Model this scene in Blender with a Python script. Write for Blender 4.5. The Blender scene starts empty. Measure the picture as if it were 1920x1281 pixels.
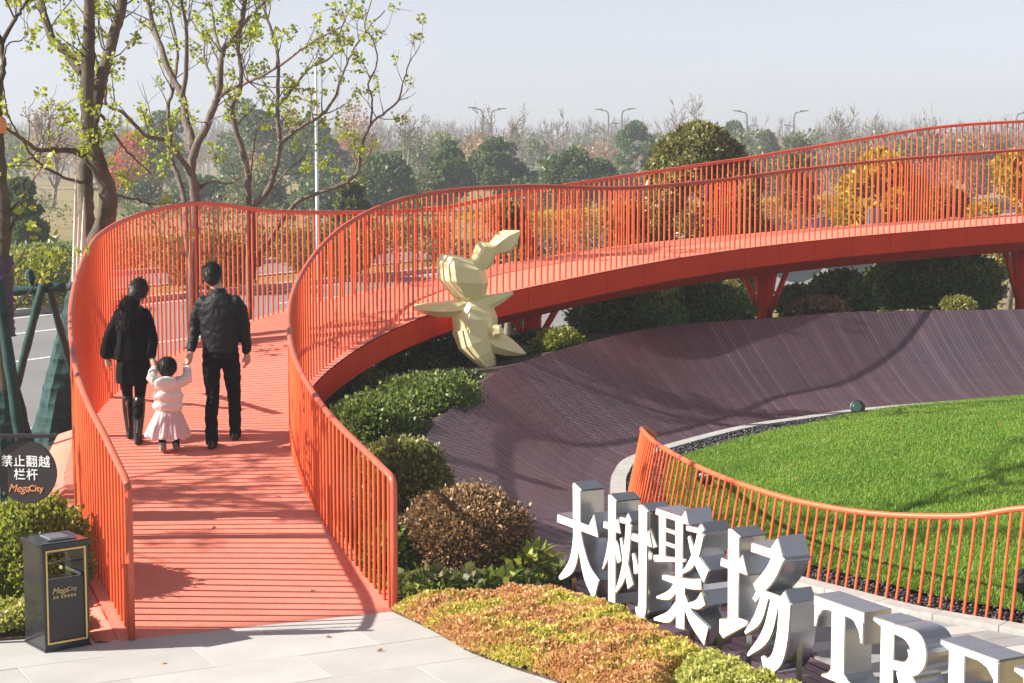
import bpy, bmesh, math, random
import numpy as np
from mathutils import Vector, Matrix, Euler

random.seed(7)
rng = np.random.default_rng(11)
R = math.radians
scene = bpy.context.scene

# ------------------------------------------------------------------ camera, sky, sun, exposure
cam_data = bpy.data.cameras.new('camera')
cam_data.sensor_width = 36.0
cam_data.lens = 36.0 * 3400 / 1920
cam_data.clip_start = 0.1
cam_data.clip_end = 5000
camera = bpy.data.objects.new('camera', cam_data)
scene.collection.objects.link(camera)
camera.location = (0, 0, 3.45)
camera.rotation_euler = (R(90) - math.atan((640.5 - 290) / 3400), 0, 0)
scene.camera = camera

SUN_ELEVATION = R(34)
SUN_AZIMUTH = R(-99)          # clockwise from +Y: the sun stands to the left, a little behind the camera
world = bpy.data.worlds.new('World')
scene.world = world
world.use_nodes = True
wn = world.node_tree.nodes
wn.clear()
sky = wn.new('ShaderNodeTexSky')
sky.sky_type = 'NISHITA'
sky.sun_disc = False
sky.sun_elevation = SUN_ELEVATION
sky.sun_rotation = SUN_AZIMUTH
sky.altitude = 0
sky.air_density = 0.6
sky.dust_density = 0.5
sky.ozone_density = 1.0
bg = wn.new('ShaderNodeBackground')
bg.inputs['Strength'].default_value = 0.066
wo = wn.new('ShaderNodeOutputWorld')
hs = wn.new('ShaderNodeHueSaturation')      # a hazy winter sky: the same paler tone all round
hs.inputs['Saturation'].default_value = 0.33
world.node_tree.links.new(sky.outputs[0], hs.inputs['Color'])
tint = wn.new('ShaderNodeMix')
tint.data_type = 'RGBA'
tint.blend_type = 'MULTIPLY'
tint.inputs[0].default_value = 1.0
tint.inputs[7].default_value = (.985, .955, .99, 1)
world.node_tree.links.new(hs.outputs[0], tint.inputs[6])
world.node_tree.links.new(tint.outputs[2], bg.inputs['Color'])
world.node_tree.links.new(bg.outputs[0], wo.inputs['Surface'])

sun_data = bpy.data.lights.new('sun', 'SUN')
sun_data.energy = 4.4
sun_data.angle = R(0.45)
sun_data.color = (1.0, 0.93, 0.82)
sun = bpy.data.objects.new('sun', sun_data)
scene.collection.objects.link(sun)
sun_dir = Vector((math.sin(SUN_AZIMUTH) * math.cos(SUN_ELEVATION), math.cos(SUN_AZIMUTH) * math.cos(SUN_ELEVATION), math.sin(SUN_ELEVATION)))
sun.rotation_euler = sun_dir.to_track_quat('Z', 'Y').to_euler()
sun.location = sun_dir * 60

scene.view_settings.view_transform = 'Standard'
scene.view_settings.look = 'None'
scene.view_settings.gamma = 1.0
scene.view_settings.use_curve_mapping = False
scene.view_settings.exposure = 1.26
scene.cycles.max_bounces = 6
scene.cycles.transparent_max_bounces = 8
scene.cycles.volume_bounces = 0
scene.cycles.use_denoising = True

# ------------------------------------------------------------------ helpers
COL = scene.collection


class MB:
    """collects vertices and faces of one mesh"""
    def __init__(self):
        self.v = []
        self.f = []

    def add(self, verts, faces):
        n = len(self.v)
        self.v += [tuple(p) for p in verts]
        self.f += [tuple(i + n for i in q) for q in faces]
        return self

    def box(self, x0, x1, y0, y1, z0, z1, m=None):
        p = [Vector(q) for q in ((x0, y0, z0), (x1, y0, z0), (x1, y1, z0), (x0, y1, z0), (x0, y0, z1), (x1, y0, z1), (x1, y1, z1), (x0, y1, z1))]
        if m is not None:
            p = [m @ q for q in p]
        return self.add(p, ((3, 2, 1, 0), (4, 5, 6, 7), (0, 1, 5, 4), (1, 2, 6, 5), (2, 3, 7, 6), (3, 0, 4, 7)))

    def bevel_box(self, x0, x1, y0, y1, z0, z1, b, m=None):
        """a box with its top edges chamfered"""
        p = [(x0, y0, z0), (x1, y0, z0), (x1, y1, z0), (x0, y1, z0), (x0, y0, z1 - b), (x1, y0, z1 - b), (x1, y1, z1 - b), (x0, y1, z1 - b),
             (x0 + b, y0 + b, z1), (x1 - b, y0 + b, z1), (x1 - b, y1 - b, z1), (x0 + b, y1 - b, z1)]
        p = [Vector(q) for q in p]
        if m is not None:
            p = [m @ q for q in p]
        f = [(3, 2, 1, 0), (8, 9, 10, 11)]
        for i in range(4):
            j = (i + 1) % 4
            f += [(i, j, 4 + j, 4 + i), (4 + i, 4 + j, 8 + j, 8 + i)]
        return self.add(p, f)

    def tube(self, pts, radii, sides=8, cap=True, squash=None):
        pts = [Vector(p) for p in pts]
        n = len(pts)
        if not hasattr(radii, '__len__'):
            radii = [radii] * n
        t0 = (pts[1] - pts[0]).normalized()
        up = Vector((0, 0, 1)) if abs(t0.z) < .9 else Vector((0, 1, 0))
        a = t0.cross(up).normalized()
        base = len(self.v)
        for i in range(n):
            t = (pts[min(i + 1, n - 1)] - pts[max(i - 1, 0)])
            if t.length < 1e-9:
                t = t0
            t.normalize()
            a = (a - t * a.dot(t))
            if a.length < 1e-6:
                a = t.orthogonal()
            a.normalize()
            b = t.cross(a)
            for k in range(sides):
                w = 2 * math.pi * k / sides
                self.v.append(tuple(pts[i] + (a * math.cos(w) + b * math.sin(w)) * radii[i]))
        for i in range(n - 1):
            for k in range(sides):
                q = base + i * sides
                k2 = (k + 1) % sides
                self.f.append((q + k, q + k2, q + sides + k2, q + sides + k))
        if cap:
            self.f.append(tuple(base + k for k in reversed(range(sides))))
            self.f.append(tuple(base + (n - 1) * sides + k for k in range(sides)))
        return self

    def lathe(self, prof, centre, sides=24, m=None):
        c = Vector(centre)
        base = len(self.v)
        for r_, z in prof:
            for k in range(sides):
                w = 2 * math.pi * k / sides
                p = Vector((r_ * math.cos(w), r_ * math.sin(w), z))
                if m is not None:
                    p = m @ p
                self.v.append(tuple(c + p))
        for i in range(len(prof) - 1):
            for k in range(sides):
                q = base + i * sides
                k2 = (k + 1) % sides
                self.f.append((q + k, q + k2, q + sides + k2, q + sides + k))
        self.f.append(tuple(base + k for k in reversed(range(sides))))
        self.f.append(tuple(base + (len(prof) - 1) * sides + k for k in range(sides)))
        return self

    def prism(self, poly, z0, z1, m=None):
        """a flat outline (x, y) given thickness along z"""
        n = len(poly)
        area = sum(poly[i][0] * poly[(i + 1) % n][1] - poly[(i + 1) % n][0] * poly[i][1] for i in range(n))
        if area < 0:
            poly = list(reversed(poly))
        p = [Vector((x, y, z0)) for x, y in poly] + [Vector((x, y, z1)) for x, y in poly]
        if m is not None:
            p = [m @ q for q in p]
        f = [tuple(reversed(range(n))), tuple(range(n, 2 * n))]
        f += [(i, (i + 1) % n, n + (i + 1) % n, n + i) for i in range(n)]
        return self.add(p, f)

    def mesh(self, name, smooth=False):
        me = bpy.data.meshes.new(name)
        me.from_pydata(self.v, [], self.f)
        if smooth:
            me.polygons.foreach_set('use_smooth', [True] * len(me.polygons))
        me.update()
        return me


def quads_mesh(name, V, nper=4):
    """a mesh of separate polygons with nper corners each, V of shape (n, nper, 3)"""
    n = len(V)
    me = bpy.data.meshes.new(name)
    me.vertices.add(n * nper)
    me.vertices.foreach_set('co', np.ascontiguousarray(V, dtype=np.float32).ravel())
    me.loops.add(n * nper)
    me.loops.foreach_set('vertex_index', np.arange(n * nper, dtype=np.int32))
    me.polygons.add(n)
    me.polygons.foreach_set('loop_start', np.arange(0, n * nper, nper, dtype=np.int32))
    me.polygons.foreach_set('loop_total', np.full(n, nper, dtype=np.int32))
    me.update(calc_edges=True)
    me.validate()
    return me


def array_mesh(name, V, F):
    """a mesh from numpy vertices (n, 3) and faces (m, k)"""
    me = bpy.data.meshes.new(name)
    me.vertices.add(len(V))
    me.vertices.foreach_set('co', np.ascontiguousarray(V, dtype=np.float32).ravel())
    m, k = F.shape
    me.loops.add(m * k)
    me.loops.foreach_set('vertex_index', np.ascontiguousarray(F, dtype=np.int32).ravel())
    me.polygons.add(m)
    me.polygons.foreach_set('loop_start', np.arange(0, m * k, k, dtype=np.int32))
    me.polygons.foreach_set('loop_total', np.full(m, k, dtype=np.int32))
    me.update(calc_edges=True)
    return me


def link(name, me, material=None, parent=None, smooth=False):
    """one mesh object, its mesh in world coordinates; parent keeps it where it is"""
    if isinstance(me, MB):
        me = me.mesh(name, smooth)
    elif smooth:
        me.polygons.foreach_set('use_smooth', [True] * len(me.polygons))
    o = bpy.data.objects.new(name, me)
    COL.objects.link(o)
    if material is not None and len(me.materials) == 0:
        me.materials.append(material)
    if parent is not None:
        o.parent = parent
        o.matrix_parent_inverse = world_matrix(parent).inverted()
    return o


def world_matrix(o):
    m = o.matrix_basis.copy()
    if o.parent is not None:
        m = world_matrix(o.parent) @ o.matrix_parent_inverse @ m
    return m


def tag(o, label=None, cat=None, group=None, kind=None):
    if label:
        o['label'] = label
    if cat:
        o['category'] = cat
    if group:
        o['group'] = group
    if kind:
        o['kind'] = kind
    return o


def thing(name, label, cat, loc=(0, 0, 0), rz=0.0, group=None):
    o = bpy.data.objects.new(name, None)
    o.empty_display_size = .2
    COL.objects.link(o)
    o.location = loc
    o.rotation_euler = (0, 0, rz)
    return tag(o, label, cat, group)


def structure(name, me, material, smooth=False, parent=None):
    o = link(name, me, material, parent, smooth)
    o['kind'] = 'structure'
    return o


def copy_tree(o, parent=None):
    c = o.copy()
    COL.objects.link(c)
    if parent is not None:
        c.parent = parent
    for ch in o.children:
        copy_tree(ch, c)
    return c


def catmull(P, n):
    P = np.asarray(P, float)
    Q = np.vstack([2 * P[0] - P[1], P, 2 * P[-1] - P[-2]])
    t = np.linspace(0, len(P) - 1 - 1e-9, n)
    i = t.astype(int)
    u = (t - i)[:, None]
    a, b, c, d = Q[i], Q[i + 1], Q[i + 2], Q[i + 3]
    return .5 * (2 * b + (c - a) * u + (2 * a - 5 * b + 4 * c - d) * u * u + (3 * b - a - 3 * c + d) * u ** 3)


def resample(P, step=None, n=None):
    P = np.asarray(P, float)
    d = np.r_[0, np.cumsum(np.linalg.norm(np.diff(P, axis=0), axis=1))]
    t = np.linspace(0, d[-1], n if n else max(2, int(round(d[-1] / step)) + 1))
    return np.c_[tuple(np.interp(t, d, P[:, k]) for k in range(P.shape[1]))]


def inside(poly, pts):
    """which of pts (n, 2) lie in the polygon"""
    poly = np.asarray(poly, float)
    x, y = pts[:, 0], pts[:, 1]
    c = np.zeros(len(pts), bool)
    n = len(poly)
    for i in range(n):
        x0, y0 = poly[i]
        x1, y1 = poly[(i + 1) % n]
        if y0 == y1:
            continue
        k = ((y0 > y) != (y1 > y)) & (x < (x1 - x0) * (y - y0) / (y1 - y0) + x0)
        c ^= k
    return c


# ------------------------------------------------------------------ materials
MAT = {}


class Nodes:
    def __init__(self, name):
        self.m = bpy.data.materials.new(name)
        self.m.use_nodes = True
        self.t = self.m.node_tree
        self.t.nodes.clear()
        self.out = self.t.nodes.new('ShaderNodeOutputMaterial')
        MAT[name] = self.m

    def n(self, kind, **kw):
        nd = self.t.nodes.new('ShaderNode' + kind)
        for k, v in kw.items():
            if hasattr(nd, k):
                setattr(nd, k, v)
        return nd

    def l(self, a, b):
        self.t.links.new(a, b)

    def coord(self, scale=(1, 1, 1), rot=(0, 0, 0), kind='Object'):
        c = self.n('TexCoord')
        mp = self.n('Mapping')
        mp.inputs['Scale'].default_value = scale
        mp.inputs['Rotation'].default_value = rot
        self.l(c.outputs[kind], mp.inputs[0])
        return mp.outputs[0]

    def noise(self, vec, scale, detail=4, rough=.55):
        t = self.n('TexNoise')
        t.inputs['Scale'].default_value = scale
        t.inputs['Detail'].default_value = detail
        t.inputs['Roughness'].default_value = rough
        if vec is not None:
            self.l(vec, t.inputs['Vector'])
        return t.outputs['Fac']

    def ramp(self, fac, stops):
        r_ = self.n('ValToRGB')
        e = r_.color_ramp.elements
        while len(e) < len(stops):
            e.new(.5)
        for k, (p, c) in enumerate(stops):
            e[k].position = p
            e[k].color = (*c, 1)
        self.l(fac, r_.inputs[0])
        return r_.outputs[0]

    def mix(self, fac, a, b, mode='MIX'):
        m = self.n('Mix', data_type='RGBA', blend_type=mode)
        for sock, val in ((m.inputs[0], fac), (m.inputs[6], a), (m.inputs[7], b)):
            if hasattr(val, 'is_output'):
                self.l(val, sock)
            elif hasattr(val, '__len__'):
                sock.default_value = (*val, 1)
            else:
                sock.default_value = val
        return m.outputs[2]

    def bump(self, height, strength=.3, dist=.01):
        b = self.n('Bump')
        b.inputs['Strength'].default_value = strength
        b.inputs['Distance'].default_value = dist
        self.l(height, b.inputs['Height'])
        return b.outputs[0]

    def bsdf(self, color, rough=.6, metal=0.0, spec=.5, normal=None, **kw):
        p = self.n('BsdfPrincipled')
        for sock, val in (('Base Color', color), ('Roughness', rough), ('Metallic', metal), ('Specular IOR Level', spec)):
            if hasattr(val, 'is_output'):
                self.l(val, p.inputs[sock])
            elif hasattr(val, '__len__'):
                p.inputs[sock].default_value = (*val, 1)
            else:
                p.inputs[sock].default_value = val
        if normal is not None:
            self.l(normal, p.inputs['Normal'])
        for k, v in kw.items():
            p.inputs[k].default_value = v
        self.l(p.outputs[0], self.out.inputs['Surface'])
        return p


def paint(name, color, rough=.4, var=.12, scale=6.0, bump=.05, metal=0.0, spec=.5, **kw):
    """a plain coloured surface with a little uneven tone, gloss and relief"""
    s = Nodes(name)
    v = s.coord()
    f = s.noise(v, scale, 6, .6)
    lo = tuple(c * (1 - var) for c in color)
    hi = tuple(min(1, c * (1 + var)) for c in color)
    col = s.ramp(f, [(.3, lo), (.7, hi)])
    fine = s.noise(v, scale * 9, 3, .6)
    rg = s.n('MapRange')
    rg.inputs['To Min'].default_value = max(0, rough - .08)
    rg.inputs['To Max'].default_value = min(1, rough + .1)
    s.l(fine, rg.inputs[0])
    s.bsdf(col, rg.outputs[0], metal, spec, s.bump(fine, bump, .004), **kw)
    return s.m


def leaf_material(name, c0, c1, c2, trans=.35, rough=.45, spec=.35):
    """leaves: each leaf its own tone, some light coming through"""
    s = Nodes(name)
    c0, c1, c2 = (tuple(min(.95, q * 1.12) for q in c_) for c_ in (c0, c1, c2))
    g = s.n('NewGeometry')
    col = s.ramp(g.outputs['Random Per Island'], [(0, c0), (.55, c1), (1, c2)])
    p = s.n('BsdfPrincipled')
    s.l(col, p.inputs['Base Color'])
    p.inputs['Roughness'].default_value = rough
    p.inputs['Specular IOR Level'].default_value = spec
    tr = s.n('BsdfTranslucent')
    c2_ = s.mix(.5, col, (min(1, c2[0] * 1.5), min(1, c2[1] * 1.5), c2[2]))
    s.l(c2_, tr.inputs[0])
    mx = s.n('MixShader')
    mx.inputs[0].default_value = trans
    s.l(p.outputs[0], mx.inputs[1])
    s.l(tr.outputs[0], mx.inputs[2])
    s.l(mx.outputs[0], s.out.inputs['Surface'])
    return s.m

# paints, stone, wood, steel
paint('rail_paint', (.82, .125, .042), rough=.42, var=.08, scale=3.0, bump=.03, spec=.28)
paint('fascia_paint', (.78, .052, .012), rough=.6, var=.09, scale=2.0, bump=.04, spec=.12)
paint('handrail_paint', (.60, .11, .065), rough=.36, var=.1, scale=3.0, bump=.03, spec=.4)
paint('white_acrylic', (.86, .86, .85), rough=.25, var=.02, bump=.0)
paint('white_print', (.85, .85, .85), rough=.5, var=.02, bump=.0)
paint('gold', (.65, .45, .18), rough=.3, var=.08, metal=.9, bump=.0)
paint('gold_print', (.62, .45, .22), rough=.5, var=.05, bump=.0)
paint('orange_print', (.75, .28, .12), rough=.5, var=.05, bump=.0)
paint('gloss_black', (.022, .022, .024), rough=.12, var=.2, bump=.01)
paint('sign_black', (.028, .022, .026), rough=.4, var=.15, bump=.02)
paint('lamp_black', (.02, .022, .022), rough=.35, var=.2, bump=.02)
paint('lamp_glass', (.03, .055, .055), rough=.08, var=.2, bump=.0)
paint('lamp_white', (.75, .77, .8), rough=.4, var=.05, bump=.02)
paint('lamp_grey', (.10, .11, .13), rough=.5, var=.1, bump=.02)
paint('slate_paint', (.10, .125, .16), rough=.5, var=.12, bump=.03)
paint('bunny_paint', (.90, .83, .45), rough=.36, var=.05, scale=4, bump=.04)
paint('kerb_stone', (.38, .38, .37), rough=.8, var=.15, scale=9, bump=.3)
paint('slab_light', (.43, .425, .42), rough=.6, var=.10, scale=1.6, bump=.12)
paint('slab_grey', (.27, .275, .285), rough=.65, var=.1, scale=6, bump=.12)
paint('slab_white', (.455, .45, .445), rough=.65, var=.10, scale=1.9, bump=.12)
paint('soil', (.075, .05, .035), rough=.95, var=.4, scale=20, bump=1.0)
paint('white_line', (.72, .72, .7), rough=.7, var=.12, scale=12, bump=.1)
paint('wrap_green', (.012, .050, .048), rough=.8, var=.3, scale=8, bump=.4)
paint('tape_purple', (.07, .055, .09), rough=.6, var=.3, scale=8, bump=.3)

s = Nodes('steel')
v = s.coord((1, 1, 30))
f = s.noise(v, 18, 4)
s.bsdf(s.ramp(f, [(.3, (.58, .58, .59)), (.7, (.70, .70, .70))]), .25, 1.0, .5, s.bump(f, .05, .002))

s = Nodes('deck_rubber')
v = s.coord()
big = s.noise(v, .9, 5, .6)
mid = s.noise(v, 9, 4, .6)
grain = s.noise(v, 130, 2, .6)
base = s.ramp(big, [(.3, (.74, .20, .135)), (.52, (.82, .265, .195)), (.72, (.86, .345, .27))])
base = s.mix(.35, base, s.ramp(mid, [(.35, (.70, .175, .11)), (.65, (.88, .32, .24))]))
base = s.mix(.5, base, s.ramp(grain, [(.42, (.54, .10, .06)), (.56, (.88, .30, .22))]))
s.bsdf(base, .75, 0, .35, s.bump(grain, .9, .006))

s = Nodes('dark_timber')
g = s.n('NewGeometry')
v = s.coord((6, 6, 6))
f = s.noise(v, 2.2, 6, .7)
v2 = s.coord((1, 1, 1))
w = s.noise(v2, .55, 4)
st = s.noise(s.coord((1.5, 22, 4), (0, 0, .5)), 6, 3, .6)
col = s.ramp(g.outputs['Random Per Island'], [(0, (.030, .020, .031)), (.4, (.062, .043, .060)), (.85, (.098, .070, .090)), (1, (.150, .112, .135))])
col = s.mix(.3, col, s.ramp(f, [(.3, (.036, .025, .036)), (.7, (.118, .084, .108))]))
col = s.mix(.28, col, s.ramp(w, [(.35, (.055, .048, .078)), (.65, (.118, .062, .075))]))
col = s.mix(.25, col, s.ramp(st, [(.3, (.02, .012, .016)), (.7, (.135, .09, .10))]))
s.bsdf(col, .38, 0, .75, s.bump(f, .3, .004))

s = Nodes('asphalt')
v = s.coord()
f = s.noise(v, .25, 5, .6)
g_ = s.noise(v, 60, 3)
col = s.ramp(f, [(.3, (.16, .162, .17)), (.7, (.23, .232, .24))])
col = s.mix(.4, col, s.ramp(g_, [(.3, (.11, .11, .115)), (.7, (.28, .28, .285))]))
s.bsdf(col, .85, 0, .3, s.bump(g_, .5, .01))

s = Nodes('dry_grass')
v = s.coord()
f = s.noise(v, .06, 5, .65)
g_ = s.noise(v, 2.2, 6, .7)
col = s.ramp(f, [(.3, (.19, .17, .065)), (.48, (.26, .21, .10)), (.62, (.33, .26, .14)), (.78, (.14, .16, .05))])
col = s.mix(.45, col, s.ramp(g_, [(.3, (.10, .09, .035)), (.7, (.38, .31, .17))]))
s.bsdf(col, .95, 0, .1, s.bump(g_, 1.0, .08))

s = Nodes('turf')
v = s.coord()
f = s.noise(v, .7, 5, .6)
g_ = s.noise(v, 30, 4, .7)
col = s.ramp(f, [(.3, (.065, .145, .016)), (.7, (.12, .22, .03))])
col = s.mix(.5, col, s.ramp(g_, [(.3, (.035, .085, .01)), (.7, (.14, .25, .04))]))
s.bsdf(col, .9, 0, .2, s.bump(g_, 1.0, .03))

s = Nodes('grass_blade')
g = s.n('NewGeometry')
v = s.coord()
f = s.noise(v, 1.1, 4, .6)
col = s.ramp(g.outputs['Random Per Island'], [(0, (.10, .22, .022)), (.6, (.21, .37, .045)), (.93, (.32, .45, .08)), (1, (.52, .44, .17))])
col = s.mix(.5, col, s.ramp(f, [(.3, (.10, .24, .022)), (.7, (.30, .42, .06))]))
p = s.n('BsdfPrincipled')
s.l(col, p.inputs['Base Color'])
p.inputs['Roughness'].default_value = .5
p.inputs['Specular IOR Level'].default_value = .3
tr = s.n('BsdfTranslucent')
s.l(col, tr.inputs[0])
mx = s.n('MixShader')
mx.inputs[0].default_value = .35
s.l(p.outputs[0], mx.inputs[1])
s.l(tr.outputs[0], mx.inputs[2])
s.l(mx.outputs[0], s.out.inputs['Surface'])

s = Nodes('pebble')
g = s.n('NewGeometry')
col = s.ramp(g.outputs['Random Per Island'], [(0, (.018, .018, .022)), (.6, (.045, .043, .05)), (1, (.12, .11, .11))])
s.bsdf(col, .5, 0, .5)

# ------------------------------------------------------------------ the ground, the road and the field
ground = MB()
n_ = 40
xs = np.linspace(-900, 900, n_ + 1)
ys = np.r_[-60, -10, 0, 10, 20, 30, 40, 50, 60, 80, 100, 130, 170, 230, 320, 450, 700, 1200, 2500]
for y in ys:
    for x in xs:
        ground.v.append((x, y, -.06))
for j in range(len(ys) - 1):
    for i in range(n_):
        q = j * (n_ + 1) + i
        ground.f.append((q, q + 1, q + n_ + 2, q + n_ + 1))
structure('ground', ground, MAT['dry_grass'])

RD = Vector((.5, .8660254, 0))         # the road runs away to the right
RN = Vector((-.8660254, .5, 0))


def along(n, t, z):
    p = RN * n + RD * t
    return (p.x, p.y, z)


def strip(name, n0, n1, t0, t1, z, mat, kind='structure', cuts=30):
    m = MB()
    for k in range(cuts + 1):
        t = t0 + (t1 - t0) * k / cuts
        m.v += [along(n0, t, z), along(n1, t, z)]
    for k in range(cuts):
        m.f.append((2 * k + 1, 2 * k, 2 * k + 2, 2 * k + 3))
    o = link(name, m, MAT[mat])
    o['kind'] = kind
    return o


road = strip('road', 16.2, 28.9, -60, 260, -.03, 'asphalt')
far_road = strip('road', 31.6, 36.0, -60, 260, -.03, 'asphalt')
lines = MB()
for n0, w, on, off in ((28.4, .12, 300, 0), (25.9, .12, 5, 7), (22.4, .12, 5, 7), (16.7, .12, 300, 0)):
    t = -50
    while t < 200:
        m = MB()
        for k in range(2):
            tt = t + on * k if on < 100 else (-55 if k == 0 else 250)
            lines.v += [along(n0, tt, -.024), along(n0 + w, tt, -.024)]
        q = len(lines.v)
        lines.f.append((q - 3, q - 4, q - 2, q - 1))
        t += on + off
structure('road_marking', lines, MAT['white_line'])


def kerb_line(name, n0, n1, z1, parts):
    m = MB()
    for (t0, t1) in parts:
        a = [along(n0, t0, -.05), along(n1, t0, -.05), along(n1, t1, -.05), along(n0, t1, -.05)]
        b = [(x, y, z1) for x, y, z in a]
        m.add(a + b, ((4, 5, 6, 7), (0, 1, 5, 4), (1, 2, 6, 5), (2, 3, 7, 6), (3, 0, 4, 7)))
    return structure(name, m, MAT['kerb_stone'])


kerb_line('road_kerb', 28.9, 29.15, .10, [(t, t + .98) for t in range(-30, 130)])
kerb_line('road_kerb', 31.35, 31.6, .10, [(t, t + .98) for t in range(-30, 130)])
kerb_line('road_kerb', 15.95, 16.2, .10, [(t, t + .98) for t in range(-30, 130)])
kerb_line('road_kerb', 36.0, 36.25, .10, [(t, t + .98) for t in range(-30, 130)])
strip('median_ground', 29.15, 31.35, -60, 200, .06, 'dry_grass')
strip('footpath', 36.6, 37.4, -60, 200, -.02, 'slab_white')

# ------------------------------------------------------------------ the timber bank round the lawn
RIM = [(-.34, 15.75, .16), (-.638, 16.45, .40), (-.86, 17.3, .50), (-.88, 18.18, .60), (-.66, 19.46, .72), (-.35, 20.9, .82), (-.02, 22.07, .87), (.98, 23.9, .97),
       (2.23, 26.0, 1.0), (3.47, 26.7, 1.02), (5.23, 27.7, 1.05), (6.94, 28.0, 1.05), (7.99, 28.19, 1.05), (9.5, 28.3, 1.05), (11.0, 28.0, 1.05), (12.4, 27.4, 1.05)]
FOOT = [(.36, 14.84, 0), (.62, 15.35, 0), (.86, 15.85, 0), (1.02, 16.6, 0), (1.0, 17.9, 0), (1.06, 19.0, 0), (1.30, 20.3, 0), (2.14, 21.76, 0),
        (2.99, 22.89, 0), (4.0, 23.8, 0), (5.6, 24.88, 0), (7.2, 25.42, 0), (8.3, 25.5, 0), (9.4, 25.3, 0), (10.4, 24.8, 0), (11.2, 24.1, 0)]
rim = catmull(RIM, 900)
foot = catmull(FOOT, 900)
d = np.r_[0, np.cumsum(np.linalg.norm(np.diff(.6 * rim + .4 * foot, axis=0), axis=1))]


def bank_point(t, u, lift=0.0):
    """t along the bank in metres, u from the foot (0) to the rim (1)"""
    a = np.array([np.interp(t, d, foot[:, k]) for k in range(3)])
    b = np.array([np.interp(t, d, rim[:, k]) for k in range(3)])
    p = a + (b - a) * u
    p[2] = a[2] + (b[2] - a[2]) * (u ** 1.45) + lift
    return p


board = MB()
step, gap = .064, .007
t = 0.02
while t < d[-1] - .1:
    lift = random.uniform(-.002, .003)
    rows = []
    for k in range(7):
        u = k / 6
        p0, p1 = bank_point(t, u, lift), bank_point(t + step - gap, u, lift)
        rows.append((p0, p1))
    q = len(board.v)
    for p0, p1 in rows:
        board.v += [tuple(p0), tuple(p1), (p0[0], p0[1], p0[2] - .025), (p1[0], p1[1], p1[2] - .025)]
    for k in range(6):
        a, b = q + 4 * k, q + 4 * k + 4
        board.f += [(a, a + 1, b + 1, b), (a, b, b + 2, a + 2), (a + 1, a + 3, b + 3, b + 1)]
    board.f += [(q + 24, q + 25, q + 27, q + 26), (q, q + 2, q + 3, q + 1)]
    t += step
under = MB()
N_ = 80
for i in range(N_ + 1):
    t = d[-1] * i / N_
    for k in range(7):
        p = bank_point(t, k / 6, -.02)
        under.v.append(tuple(p))
for i in range(N_):
    for k in range(6):
        q = i * 7 + k
        under.f.append((q, q + 7, q + 8, q + 1))
bank = structure('timber_bank', under, MAT['gloss_black'])
bank['label'] = 'dark purple brown timber bank curving up round the lawn'
o = link('plank', board, MAT['dark_timber'], bank)
o['kind'] = 'stuff'

# earth behind the rim
berm = MB()
prof = ((0, -.03), (.35, -.10), (1.2, -.16), (2.6, -.30), (4.5, -.75), (7, -1.2))
rs = resample(rim, n=90)
T_ = np.gradient(rs[:, :2], axis=0)
T_ /= np.linalg.norm(T_, axis=1)[:, None]
for i in range(len(rs)):
    n2 = np.array([-T_[i, 1], T_[i, 0]])
    for off, dz in prof:
        lim = min(1.0, (i + 1) / 30)
        o2 = off * (.35 + .65 * lim)
        berm.v.append((rs[i, 0] + n2[0] * o2, rs[i, 1] + n2[1] * o2, max(-.07, rs[i, 2] + dz * (.5 + .5 * lim))))
m_ = len(prof)
for i in range(len(rs) - 1):
    for k in range(m_ - 1):
        q = i * m_ + k
        berm.f.append((q, q + m_, q + m_ + 1, q + 1))
structure('planting_bank', berm, MAT['soil'], smooth=True)

# flat boardwalk under the letters
BOARDWALK = [(.36, 14.84), (.58, 15.2), (.8, 15.7), (.98, 16.35), (1.12, 16.34), (1.65, 14.1), (2.06, 12.42), (2.31, 11.27), (2.6, 9.9), (2.5, 8.6), (2.07, 9.9), (2.01, 10.98), (1.67, 11.68), (1.16, 12.70), (.62, 13.78)]
bw = MB()
ang = math.atan2(-.9, .42)
ca, sa = math.cos(ang), math.sin(ang)
org = np.array([1.2, 13.4])
tt = np.linspace(-6, 6, 500)
k = -20
while k < 25:
    o0 = k * .098
    pts0 = org + np.c_[ca * tt - sa * (o0 + .045), sa * tt + ca * (o0 + .045)]
    ins = inside(BOARDWALK, pts0)
    if ins.any():
        idx = np.where(ins)[0]
        for run in np.split(idx, np.where(np.diff(idx) > 1)[0] + 1):
            if len(run) < 3:
                continue
            a0, a1 = tt[run[0]], tt[run[-1]]
            M_ = Matrix.Translation((org[0], org[1], 0)) @ Matrix.Rotation(ang, 4, 'Z')
            bw.box(a0, a1, o0, o0 + .089, -.03, random.uniform(-.002, .002), M_)
    k += 1
base = MB()
base.prism(BOARDWALK, -.05, -.022)
o = structure('boardwalk', base, MAT['gloss_black'])
o['label'] = 'flat dark timber boardwalk under the steel letters'
o2 = link('plank', bw, MAT['dark_timber'], o)
o2['kind'] = 'stuff'

# ------------------------------------------------------------------ lawn, black gravel and the pale kerb round it
RING = [(1.12, 16.34), (1.02, 17.2), (1.0, 18.0), (1.03, 18.7), (1.1, 19.4), (1.34, 20.44), (2.14, 21.76), (2.99, 22.89), (3.78, 23.59), (4.61, 24.29), (5.94, 25.03), (7.0, 25.4), (8.3, 25.5), (9.6, 25.2), (10.8, 24.6),
        (11.8, 23), (12.2, 20), (11.5, 16), (9.5, 13), (7, 11.6), (5.2, 11.9), (4.4, 12.25), (3.72, 12.83), (3.03, 13.40), (2.65, 13.88), (2.24, 14.42), (1.7, 15.2), (1.35, 15.75)]
ring = catmull(np.array(RING + [RING[0]]), 700)
ring = resample(ring, n=601)[:-1]


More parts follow.
